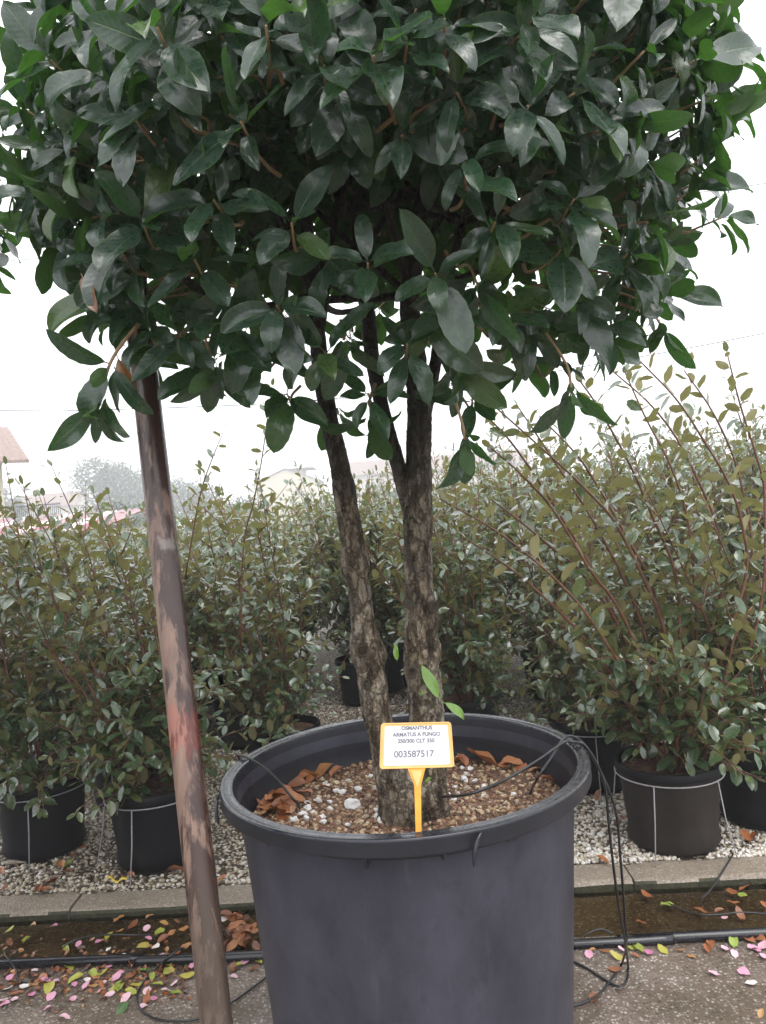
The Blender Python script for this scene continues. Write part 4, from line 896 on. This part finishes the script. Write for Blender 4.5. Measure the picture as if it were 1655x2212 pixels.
# visible leaves become objects
occ = []
for z in np.linspace(.0, .74, 90):
    r = .375 + .06 * z / .7 if z < .70 else .476
    for a in np.linspace(0, 2 * np.pi, 260): occ.append((PX0 + r * math.cos(a), PY0 + r * math.sin(a), z))
for t_ in np.linspace(0, 1, 500):
    p = foot.lerp(topp, t_)
    for dx in np.linspace(-.03, .03, 8): occ.append((p.x + dx, p.y, p.z))
sets = [(treeL, tree_base)] + [(Lv, r.location) for Lv, r in shrubs]
counts = pick_visible(sets, np.array(occ))
emit_leaves(treeL, counts[0], tree, M_leaf, 'crown', 300, 4)
for (Lv, r), c in zip(shrubs, counts[1:]): emit_leaves(Lv, c, r, M_shrub, 'foliage', 140, 5)
crown_me = [o for o in tree.children if o.name.startswith('crown')][0].data

# neighbour of the same kind: its leaf tips reach in beside the first crown
nb = empty('osmanthus_tree', (-1.83, 2.0, SOIL), 'neighbouring glossy-leaved tree of which only some leaf tips reach in by the stake', 'tree'); nb.rotation_euler = (0, 0, R(150)); nb.scale = (1, 1, 1.09)
for ch in tree.children:
    if ch.name.split('.')[0] in ('trunk', 'crown', 'branches', 'twigs'):
        c2 = bpy.data.objects.new(ch.name.split('.')[0], ch.data); link(c2); c2.parent = nb; c2.location = ch.location
        if 'kind' in ch.keys(): c2['kind'] = 'stuff'
np_ = empty('plant_pot', (-1.87, 2.0, 0), 'huge dark grey pot of the neighbouring tree', 'pot')
for ch in pot.children:
    if ch.name.split('.')[0] in ('body', 'rim', 'inner_wall'):
        c2 = bpy.data.objects.new(ch.name.split('.')[0], ch.data); link(c2); c2.parent = np_
c2 = bpy.data.objects.new('soil', soil.data); link(c2); c2.parent = np_; c2.location = soil.location

# ------------------------------------------------------------------ pebbles
potspots = [(o.location.x, o.location.y, .165) for o in C.objects if o.type == 'EMPTY' and o.name.startswith('nursery_pot')]
ms, ti, va, keepz = [], [], [], []
while len(ms) < 24000:
    yoff = .155 + 3.6 * random.random() ** 1.5; 
    x = random.uniform(-1, 1) * (.56 * (2.8 + yoff)); y = ky(x, yoff)
    if yoff < .26 and -.45 < x < .5 : continue
    dens = .55 + .6 * nz(x * 1.7, y * 1.7, 4) + (.45 if x > .3 else -.22)
    if random.random() > dens + .25: continue
    if any((x - a) ** 2 + (y - b_) ** 2 < r * r for a, b_, r in potspots): continue
    s = random.uniform(.005, .0115) * (1.15 if random.random() < .1 else 1)
    v = min(1, max(0, random.gauss(.62 if x > .2 else .40, .28)))
    ms.append(rot_mat((x, y, bed_z(x, yoff) + s * random.uniform(.1, .8)), s, .5)); ti.append(random.randrange(8)); va.append(v)
ms = np.array(ms); ti = np.array(ti); va = np.array(va)
px, py = proj(ms[:, :3, 3]); vis = (px > 0) & (px < 1655) & (py < 2212) & ~((px > 480) & (px < 1290) & (py > 1560))
sc_ = np.linalg.norm(ms[:, :3, 0], axis=1) / ms[:, 1, 3] * vis; order = np.argsort(-sc_)[:300]; keep = np.ones(len(ms), bool); keep[order] = False
bed = bpy.data.objects['gravel_bed']
V, Q, U, A = join_leaves(ROCK, ms[keep], ti[keep], va[keep]); obj('pebbles', mesh_np('pebbles', V, Q, M_pebble, None, A), bed, kind='stuff')
pc = {}
for i in order:
    key = (ti[i], int(va[i] * 5))
    if key not in pc: pc[key] = mesh_np('pebble', ROCK[ti[i]][0], ROCK[ti[i]][1], M_pebble, None, np.full(len(ROCK[0][0]), va[i]))
    o = bpy.data.objects.new('pebble', pc[key]); link(o); o.parent = bed; o.matrix_basis = Matrix(ms[i].tolist())

# ------------------------------------------------------------------ fallen leaves and petals
FALL_T = [leaf_template(7, 5, random.uniform(.20, .27), .08, .0, random.uniform(-.1, .7), random.uniform(-.7, .9), random.uniform(.02, .06), random.uniform(0, 6), .6, 80 + i) for i in range(7)]
PET_T = [leaf_template(6, 5, random.uniform(.33, .42), .02, .0, random.uniform(.1, .5), random.uniform(-.5, .6), random.uniform(.03, .07), random.uniform(0, 6), .45, 90 + i) for i in range(5)]
fc = {}
def drop(kind, q, size, var, label, cat, group, tilt=.18, lift=.004):
    T = PET_T if kind == 'petal' else FALL_T; k = random.randrange(len(T)); key = (kind, k, round(var * 14))
    if key not in fc: fc[key] = mesh_np(kind, T[k][0] - np.array([.5, 0, T[k][0][:, 2].min() * .6]), T[k][1], M_petal if kind == 'petal' else M_debris, T[k][2], np.full(len(T[k][0]), var))
    o = bpy.data.objects.new(kind, fc[key]); link(o)
    o.matrix_basis = Matrix(rot_mat((q.x, q.y, q.z + lift), size, tilt).tolist()); return tag(o, label, cat, group)
def gz(q):
    o = q.y - ky(q.x, 0)
    return path_z(q.x, o) if o < -.36 else (-.022 if o < 0 else (.012 if o < .15 else .02))
def ground_pt(px, py):
    q = PZ(px, py, 0); z = gz(q); q = PZ(px, py, z); q.z = max(z, gz(q)); return q
PE = 'pink petals fallen on the wet path'; PEL = 'pink petal fallen on the wet concrete path'
YL = 'yellow-green leaves fallen on the wet path'; YLL = 'yellow-green leaf fallen on the wet concrete path'
BL = 'brown leaves fallen on the wet path'; BLL = 'orange-brown dead leaf on the wet concrete path'
def where(q, base): return (base.replace('fallen on the wet concrete path', 'floating in the gutter').replace('on the wet concrete path', 'floating in the gutter') if q.y > ky(q.x, -.30) else base)
def put(cx, cyy, k, right=False):
    px, py = (1169 + .2936 * cx, 1674 + .2936 * cyy) if right else (.3589 * cx, 1782 + .3589 * cyy)
    q = ground_pt(px, py)
    if k in 'pw':
        lb = where(q, PEL if k == 'p' else 'white petal fallen on the wet concrete path'); drop('petal', q, random.uniform(.024, .040), random.uniform(0, .9) if k == 'p' else .98, lb, 'petal', lb + 's' if False else 'fallen: ' + lb)
    else:
        v = {'y': random.uniform(.66, .86), 'o': random.uniform(.22, .56), 'g': .98}[k]; base = {'y': YLL, 'o': BLL, 'g': 'dark green leaf fallen on the wet concrete path'}[k]
        lb = where(q, base); drop('fallen_leaf', q, random.uniform(.036, .062) if k != 'o' else random.uniform(.03, .06), v, lb, 'leaf', 'fallen: ' + lb)
for k, pts in {'p': [(325, 618), (475, 727), (597, 708), (895, 692), (885, 632), (100, 870), (210, 885), (60, 930), (190, 1030), (310, 1040), (440, 1055), (285, 1115), (390, 1165), (20, 1070), (460, 845), (720, 905), (655, 865), (625, 960), (610, 1010), (665, 1030), (760, 1050), (885, 1010), (925, 1055), (860, 1100), (1055, 965), (1160, 860), (275, 945), (520, 975), (1410, 920), (1475, 835), (30, 1090), (450, 965), (560, 890), (700, 930), (1000, 1010), (330, 960), (90, 1060), (1190, 690), (980, 800)],
               'w': [(45, 1000), (150, 985), (525, 940), (655, 755), (745, 800), (940, 740), (1340, 580)],
               'y': [(60, 640), (165, 700), (395, 750), (865, 740), (960, 650), (410, 865), (640, 850), (605, 908), (460, 935), (300, 990), (915, 925), (940, 975), (1020, 890), (1105, 835), (1130, 920), (1055, 1018), (820, 970), (720, 985), (1420, 855), (1010, 850), (660, 680), (860, 880), (790, 1015), (1550, 830), (560, 905), (690, 1000)],
               'o': [(725, 645), (800, 615), (985, 695), (1110, 630), (1060, 590), (340, 885), (285, 855), (1150, 680), (430, 830), (100, 835), (200, 610), (60, 715), (760, 690), (1030, 660), (900, 560), (720, 570), (1060, 790), (1160, 800), (960, 900), (780, 920), (560, 980), (250, 930), (20, 860), (1530, 870), (1400, 870), (1380, 800), (620, 1010), (880, 1060), (1130, 740), (990, 600)], 'g': [(740, 1115), (880, 885)]}.items():
    for p in pts: put(*p, k)
for k, pts in {'p': [(590, 1295), (795, 1315), (1350, 1290), (1420, 1325), (1560, 1280), (1640, 1270), (1270, 1475), (1490, 1465), (620, 1390), (1640, 1350), (350, 1330), (1350, 1060), (1590, 1300)], 'w': [(580, 1590), (1550, 1550)], 'y': [(660, 1275), (810, 1240), (900, 1295), (720, 1290), (565, 1350), (925, 960), (1480, 890), (1420, 1240)],
               'o': [(380, 1305), (470, 1310), (1250, 1260), (1520, 1215), (1610, 1225), (1410, 945), (1180, 1010), (1310, 1010), (1470, 1040), (1500, 840), (1400, 865), (780, 895), (740, 1095), (545, 1445), (400, 1655), (1105, 1345), (1030, 1300), (1620, 1770), (690, 1340), (1230, 1290), (1640, 965)], 'g': [(945, 1245)]}.items():
    for p in pts: put(*p, k, True)
for _ in range(62):                                  # leaf heap in the gutter between stake and pot
    px, py = random.gauss(1440, 70), random.gauss(640, 60); q = ground_pt(.3589 * px, 1782 + .3589 * py)
    drop('fallen_leaf', q, random.uniform(.035, .065), random.choice([.1, .18, .25, .35, .42, .45]), 'reddish-brown dead leaf in the heap between stake and big pot', 'leaf', 'leaf heap between stake and pot', .45, random.uniform(.004, .022))
ms, ti, va = [], [], []
for _ in range(420):                                 # crumbs of leaf along the pipe: too small to pick apart
    px = random.uniform(0, 1150); py = random.gauss(880, 85); q = ground_pt(.3589 * px, 1782 + .3589 * py)
    ms.append(rot_mat((q.x, q.y, q.z + .003), random.uniform(.012, .032), .3)); ti.append(random.randrange(7)); va.append(random.choice([.1, .2, .3, .38, .5, .05]))
V, Q, U, A = join_leaves(FALL_T, ms, ti, va); obj('leaf_litter', mesh_np('leaf_litter', V, Q, M_debris, U, A), label='brown leaf scraps strewn along the black pipe', cat='leaf litter', kind='stuff')
for cx, cyy, s, v in [(370, 255, .07, .40), (410, 245, .045, .86), (260, 370, .08, .15), (300, 360, .07, .12), (240, 400, .07, .2), (330, 345, .06, .1), (1050, 290, .085, .3), (750, 330, .05, .38), (500, 150, .05, .25), (1340, 340, .05, .4), (20, 290, .05, .4), (30, 395, .05, .25), (400, 300, .06, .35), (265, 410, .06, .35)]:
    q = ground_pt(.3589 * cx, 1782 + .3589 * cyy); drop('fallen_leaf', q, s, v, 'dead leaf lying on the pebbles between the front pots', 'leaf', 'dead leaves on the pebbles near the front pots', .3, .010)
for cx, cyy, s, v in [(1510, 465, .075, .44), (660, 205, .07, .40), (600, 330, .06, .25), (560, 380, .06, .2), (430, 170, .07, .3), (650, 630, .05, .35), (460, 645, .06, .4), (580, 440, .045, .5), (820, 510, .06, .25), (540, 270, .06, .3), (1630, 380, .06, .3), (1590, 470, .07, .2), (1460, 300, .06, .25)]:
    q = ground_pt(1169 + .2936 * cx, 1674 + .2936 * cyy); drop('fallen_leaf', q, s, v, 'orange dead leaf on the white pebbles around the dusty pot', 'leaf', 'dead leaves around the dusty pot', .3, .012)
for _ in range(45):
    x, yo = random.uniform(-1.7, 1.7), random.uniform(.2, 2.2); q = Vector((x, ky(x, yo), .02)); drop('fallen_leaf', q, random.uniform(.03, .06), random.choice([.1, .2, .25, .38, .42]), 'dead leaf scattered on the gravel bed', 'leaf', 'dead leaves scattered on the gravel', .35, .008)
def pot_leaf(px, py, s, v, tilt): q = PZ(px, py, SOIL + .01); q.z = soil_z(q.x, q.y); drop('fallen_leaf', q, s * 1.3, v, 'orange dead leaf on the soil inside the big pot', 'leaf', 'dead leaves inside the big pot', tilt, .012)
for cx, cyy, s, v in [(880, 720, .075, .43), (1010, 715, .06, .40), (790, 775, .065, .42), (760, 890, .055, .45), (600, 920, .06, .43), (540, 950, .065, .44), (620, 960, .06, .35), (500, 985, .05, .40), (580, 1030, .06, .42), (660, 940, .06, .25), (700, 880, .055, .38), (640, 890, .05, .42), (560, 990, .055, .2), (570, 900, .06, .42), (480, 960, .06, .44), (600, 985, .06, .40), (650, 1000, .05, .44), (690, 920, .05, .40), (540, 1010, .06, .43), (740, 800, .06, .43), (820, 800, .05, .42), (830, 760, .05, .15), (460, 960, .05, .38), (920, 850, .04, .5), (720, 830, .05, .3), (610, 1010, .06, .25), (530, 920, .05, .42)]:
    pot_leaf(432 + .2936 * cx, 1458 + .2936 * cyy, s, v, .5)
for cx, cyy, s, v in [(575, 575, .06, .44), (720, 575, .095, .45), (900, 610, .06, .43), (975, 628, .05, .43), (1095, 650, .05, .40), (1150, 718, .06, .44), (1205, 680, .05, .15), (540, 580, .04, .42), (850, 620, .05, .35)]:
    pot_leaf(810 + .3263 * cx, 1458 + .3263 * cyy, s, v, .4)
# small finds on the gravel
q = ground_pt(.3589 * 110, 1782 + .3589 * 215)
me = mesh_np('flat_stone', STONE[2][0] * np.array([.055, .04, .022]), STONE[2][1], M_kerb, None, None, False); o = obj('flat_stone', me, label='flat beige stone leaning at the foot of the black pot', cat='stone'); o.location = (q.x, q.y, .02)
q = ground_pt(.3589 * 700, 1782 + .3589 * 338); path = [Vector((q.x - .045 + .018 * i, q.y + .012 * math.sin(i * 1.3), .024 + .010 * math.sin(i * 1.9))) for i in range(6)]
Vv = [];
for i, p in enumerate(smooth_path(path, 4)): Vv += [p + Vector((0, -.006, 0)), p + Vector((0, .006, .004))]
ob = obj('plastic_tie', mesh_py('plastic_tie', Vv, [(2 * i, 2 * i + 2, 2 * i + 3, 2 * i + 1) for i in range(len(Vv) // 2 - 1)], simple('tie_yellow', (.75, .55, .08), .4, 20, .2), True), label='crumpled yellow plastic tie on the pebbles by a wire leg', cat='plastic tie')
sm = ob.modifiers.new('thickness', 'SOLIDIFY'); sm.thickness = .0012

# ------------------------------------------------------------------ background
def house(name, label, x0, x1, y0, y1, eave, ridge, wall, over=.5, along='x', windows=(), base=0., root_at=None):
    r = empty(name, (*root_at, base) if root_at else ((x0 + x1) / 2, y0, base), label, 'house')
    V, Fs = box_v(x0, x1, y0, y1, base - .2, eave); w = obj('wall', mesh_py('wall', V, Fs, wall), r)
    ym, xm = (y0 + y1) / 2, (x0 + x1) / 2; o = over
    if along == 'x':
        prof = [(y0 - o, eave - .12), (ym, ridge), (y1 + o, eave - .12)]; ends = (x0 - o, x1 + o); f = lambda a, p: (a, p[0], p[1])
        gv = [(x0, y0, eave), (x0, ym, ridge - .16), (x0, y1, eave), (x1, y0, eave), (x1, ym, ridge - .16), (x1, y1, eave)]
    else:
        prof = [(x0 - o, eave - .12), (xm, ridge), (x1 + o, eave - .12)]; ends = (y0 - o, y1 + o); f = lambda a, p: (p[0], a, p[1])
        gv = [(x0, y0, eave), (xm, y0, ridge - .16), (x1, y0, eave), (x0, y1, eave), (xm, y1, ridge - .16), (x1, y1, eave)]
    obj('gable', mesh_py('gable', gv, [(0, 2, 1), (3, 4, 5), (0, 1, 4, 3), (1, 2, 5, 4)], wall), r)
    Vr, Fr = [], []; n = max(8, int((ends[1] - ends[0]) / .11))
    for i in range(n + 1):
        a = ends[0] + (ends[1] - ends[0]) * i / n; h_ = .035 * (i % 2)
        for p in prof: Vr.append(f(a, (p[0], p[1] + .06 + h_)))
        for p in prof: Vr.append(f(a, (p[0], p[1] - .06)))
    for i in range(n):
        b_ = i * 6; c_ = b_ + 6
        Fr += [(b_, c_, c_ + 1, b_ + 1), (b_ + 1, c_ + 1, c_ + 2, b_ + 2), (b_ + 3, b_ + 4, c_ + 4, c_ + 3), (b_ + 4, b_ + 5, c_ + 5, c_ + 4), (b_, b_ + 3, c_ + 3, c_), (b_ + 2, c_ + 2, c_ + 5, b_ + 5)]
    Fr += [(0, 1, 4, 3), (1, 2, 5, 4), tuple(n * 6 + k for k in (0, 3, 4, 1)), tuple(n * 6 + k for k in (1, 4, 5, 2))]
    rf = obj('roof', mesh_py('roof', Vr, Fr, M_tile), r)
    for (wx, wz, ww, wh) in windows:
        V, Fs = box_v(wx - ww / 2, wx + ww / 2, y0 - .06, y0 - .004, wz - wh / 2, wz + wh / 2); wi = obj('window', mesh_py('window', V, Fs, M_shutter), r)
        V, Fs = box_v(wx - ww / 2 - .08, wx + ww / 2 + .08, y0 - .14, y0 - .003, wz - wh / 2 - .10, wz - wh / 2 - .004); obj('sill', mesh_py('sill', V, Fs, M_cream), wi)
    return r, rf
# yellow house at the edge: only its eave corner and wall edge stand in view
e = P(52, 998, 34)
hx1 = P(7, 1050, 34).x
yh, _ = house('yellow_house', 'yellow rendered house with tiled roof overhanging its wall, beyond the shrubs', hx1 - 11, hx1, 34, 45, e.z + .10, e.z + 2.3, M_cream, over=e.x - hx1, along='x', windows=((hx1 - 3, 2.4, 1.1, 1.4),), root_at=(hx1, 34))
yh.rotation_euler = (0, 0, R(32))
ridge = P(150, 1111, 23); eave = P(40, 1156, 19)
shed = empty('shed', (-9, 19, 0), 'low shed with red and pale corrugated roof sheets behind the shrubs', 'shed')
xa, xb = -14.5, P(302, 1096, 22).x
V, Fs = box_v(xa + .3, xb - .3, 19.4, 23.5, 0, eave.z - .02); obj('wall', mesh_py('wall', V, Fs, M_shedw), shed)
for k in range(5):
    wx = P(55 + 28 * k, 1170, 19.4).x; V, Fs = box_v(wx - .14, wx + .14, 19.36, 19.398, eave.z - .45, eave.z - .12); obj('window', mesh_py('window', V, Fs, M_dark), shed)
n_s = 18; ws = (xb - xa) / n_s
for k in range(n_s):
    Vr = []; m_ = 16
    for i in range(m_ + 1):
        x = xa + ws * (k + i / m_); h_ = .03 * math.cos(i / m_ * 2 * math.pi * 2)
        for (y, z) in ((19, eave.z), (23, ridge.z)):
            Vr += [(x, y, z + h_), (x, y, z + h_ - .012)]
    Fr = []
    for i in range(m_):
        a, b_ = i * 4, i * 4 + 4; Fr += [(a, b_, b_ + 2, a + 2), (a + 1, a + 3, b_ + 3, b_ + 1), (a, a + 1, b_ + 1, b_), (a + 2, b_ + 2, b_ + 3, a + 3)]
    obj('roof_sheet', mesh_py('roof_sheet', Vr, Fr, M_sheet if k % 3 else M_sheetp, True), shed)
q1, q2 = P(20, 1079, 150), P(150, 1090, 150)
house('far_house', 'far house with low red-brown roof fading in the mist behind the railing', q1.x - .2, q2.x + 1, 150, 160, q2.z - .1, P(56, 1071, 155).z, M_pinkw, .3, 'x')
a1, a2, ap = P(543, 1046, 150), P(692, 1044, 150), P(612, 1012, 150)
hr, hf = house('cream_house', 'cream gabled house with small raised storey fading in the mist', a1.x + .3, a2.x - .3, 150, 164, a1.z - .1, ap.z, M_cream, .35, 'y', windows=((P(646, 1060, 150).x, P(646, 1060, 150).z, 1.2, 1.6),))
t0, t1 = P(624, 1014, 151), P(652, 1030, 151)
V, Fs = box_v(t0.x, t1.x + .3, 150.6, 158, a1.z, t0.z - .05); obj('raised_storey', mesh_py('raised_storey', V, Fs, M_pinkw), hr)
V, Fs = box_v(t0.x - .5, t1.x + 2.5, 149.8, 159, t0.z - .045, t0.z + .1); obj('flat_roof', mesh_py('flat_roof', V, Fs, M_tile), hr)
b1, b2 = P(748, 1025, 155), P(1145, 1000, 155)
house('long_house', 'long pinkish house with tiled roof fading in the mist behind the trunks', b1.x, b2.x, 155, 167, P(940, 1010, 155).z - .3, P(940, 985, 161).z, M_pinkw, .6, 'x', windows=((P(810, 1025, 155).x, 5.0, 1.3, 1.5), (P(1050, 1010, 155).x, 5.0, 1.3, 1.5)))
# railing
f0, f1 = P(-60, 1100, 46), P(130, 1096, 46); pk = []
zt = P(60, 1090, 46).z
for i in range(46):
    x = f0.x + (f1.x - f0.x) * i / 45; pk.append((np.array(box_v(x - .015, x + .015, 46, 46.03, .4, zt)[0]), np.array(box_v(0, 1, 0, 1, 0, 1)[1])))
for z in (.5, zt - .12): pk.append((np.array(box_v(f0.x, f1.x, 45.96, 45.995, z, z + .05)[0]), np.array(box_v(0, 1, 0, 1, 0, 1)[1])))
V, Q = join_np(pk); rail = empty('railing', (f0.x, 46, 0), 'dark metal railing on a low wall in front of the far red roof', 'railing'); obj('pickets', mesh_np('pickets', V, Q, M_rail, smooth=False), rail)
V, Fs = box_v(f0.x - .2, f1.x + .2, 45.9, 46.1, -.12, .4); obj('low_wall', mesh_py('low_wall', V, Fs, M_kerb), rail)
# far trees and hedges
FAR_T = [leaf_template(3, 3, .3, .05, 0, .3, .3, .03, i, .6, 120 + i) for i in range(3)]
def far_tree(name, label, c, rx, ry, rz, n, leaf, group=None, trunk_=True, seed=0, lobes=7):
    random.seed(seed); lv = Leaves(FAR_T); root = empty(name, (c.x, c.y, -.1), label, 'tree' if trunk_ else 'bush', group)
    lob = [(Vector((random.uniform(-.6, .6) * rx, random.uniform(-.6, .6) * ry, random.uniform(-.55, .6) * rz)), random.uniform(.35, .6)) for _ in range(lobes)] + [(Vector((0, 0, 0)), .7)]
    for _ in range(n):
        o, s = random.choice(lob); z = random.uniform(-1, 1); a = random.uniform(0, 6.28); q = math.sqrt(1 - z * z); k = random.uniform(.55, 1.08)
        p = Vector((c.x, c.y, c.z + .1)) + o + Vector((q * math.cos(a) * rx, q * math.sin(a) * ry, z * rz)) * s * k
        if p.z < .15: continue
        lv.add(p - Vector((c.x, c.y, 0)), (random.gauss(0, 1), random.gauss(0, 1), random.gauss(.3, .7)), (random.gauss(0, .5), random.gauss(0, .5), 1), leaf * random.uniform(.6, 1.3))
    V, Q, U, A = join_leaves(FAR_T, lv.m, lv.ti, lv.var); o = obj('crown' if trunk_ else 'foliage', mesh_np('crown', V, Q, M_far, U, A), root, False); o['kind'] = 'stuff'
    br = [tube_np(smooth_path([(0, 0, 0), (.05 * rx, 0, (c.z) * .5), (.0, 0, c.z + .3 * rz)], 5), np.linspace(.16, .05, 11) * (rx / 3), 8)]
    for i in range(6):
        a = i * 1.05; br.append(tube_np(smooth_path([(0, 0, c.z * .55), (.3 * rx * math.cos(a), .3 * ry * math.sin(a), c.z * .85), (.6 * rx * math.cos(a), .6 * ry * math.sin(a), c.z + .3 * rz)], 4), np.linspace(.06, .02, 9) * (rx / 3), 6))
    V, Q = join_np(br); obj('trunk', mesh_np('trunk', V, Q, M_bark), root, False)
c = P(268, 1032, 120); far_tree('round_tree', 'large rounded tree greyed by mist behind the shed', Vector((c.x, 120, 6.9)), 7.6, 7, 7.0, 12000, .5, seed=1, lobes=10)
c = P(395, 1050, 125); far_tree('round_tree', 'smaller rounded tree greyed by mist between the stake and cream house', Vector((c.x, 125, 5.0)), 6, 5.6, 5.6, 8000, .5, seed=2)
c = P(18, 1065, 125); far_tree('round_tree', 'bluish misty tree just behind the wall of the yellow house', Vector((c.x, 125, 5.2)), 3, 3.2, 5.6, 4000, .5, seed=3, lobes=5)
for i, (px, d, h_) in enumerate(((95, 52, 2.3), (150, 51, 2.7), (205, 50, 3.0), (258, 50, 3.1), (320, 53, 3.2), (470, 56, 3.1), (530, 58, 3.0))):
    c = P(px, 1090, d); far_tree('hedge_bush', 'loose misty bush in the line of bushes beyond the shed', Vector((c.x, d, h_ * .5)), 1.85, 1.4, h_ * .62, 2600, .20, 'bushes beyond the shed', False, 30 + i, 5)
# overhead wires between poles that stand outside the picture
def wire(pts, r, label):
    V, Q = tube_np(smooth_path(pts, 8), r, 6); return obj('overhead_wire', mesh_np('overhead_wire', V, Q, M_cable), label=label, cat='cable')
w1 = [P(-900, 880, 16), P(0, 887, 15), P(172, 886.5, 15), P(556, 873, 15), P(830, 850, 15), P(1097, 817, 15), P(1276, 789, 15), P(1655, 719, 15), P(2500, 540, 16)]
wire(w1, .009, 'thin overhead wire crossing the pale sky below the tree crown'); wire([p + Vector((0, .08, .012)) if 0 < i < 4 else p + Vector((0, .1, -.02)) for i, p in enumerate(w1)], .006, 'second thinner wire running beside the low overhead wire')
w2 = [P(1000, 480, 16), P(1400, 428, 15.5), P(1655, 396, 15), P(2500, 270, 16)]; wire([P(-900, 640, 17)] + w2, .008, 'higher overhead wire passing behind the crown')
for (q, zt) in ((w1[0], P(-900, 640, 17).z + .4), (w1[-1], w2[-1].z + .4)):
    V, Q = tube_np([(q.x, q.y + .1, -.2), (q.x, q.y + .1, zt * .5), (q.x, q.y + .1, zt)], [.13, .11, .09], 12); o = obj('utility_pole', mesh_np('utility_pole', V, Q, M_eave), label='wooden pole carrying the overhead wires', cat='pole', group='wire poles'); rebase(o, (q.x, q.y + .1, 0))

# ------------------------------------------------------------------ rain mist
V, Fs = box_v(-140, 140, -6, 200, -1.2, 20)
hz_ = obj('haze', mesh_py('haze', V, Fs), kind='stuff')
m = bpy.data.materials.new('mist'); m.use_nodes = True; n = m.node_tree.nodes; l = m.node_tree.links; n.remove(n['Principled BSDF'])
pv = n.new('ShaderNodeVolumePrincipled'); pv.inputs['Color'].default_value = (.96, .965, .98, 1); pv.inputs['Density'].default_value = .0046; pv.inputs['Anisotropy'].default_value = .0
l.new(pv.outputs[0], n['Material Output'].inputs['Volume']); hz_.data.materials.append(m)
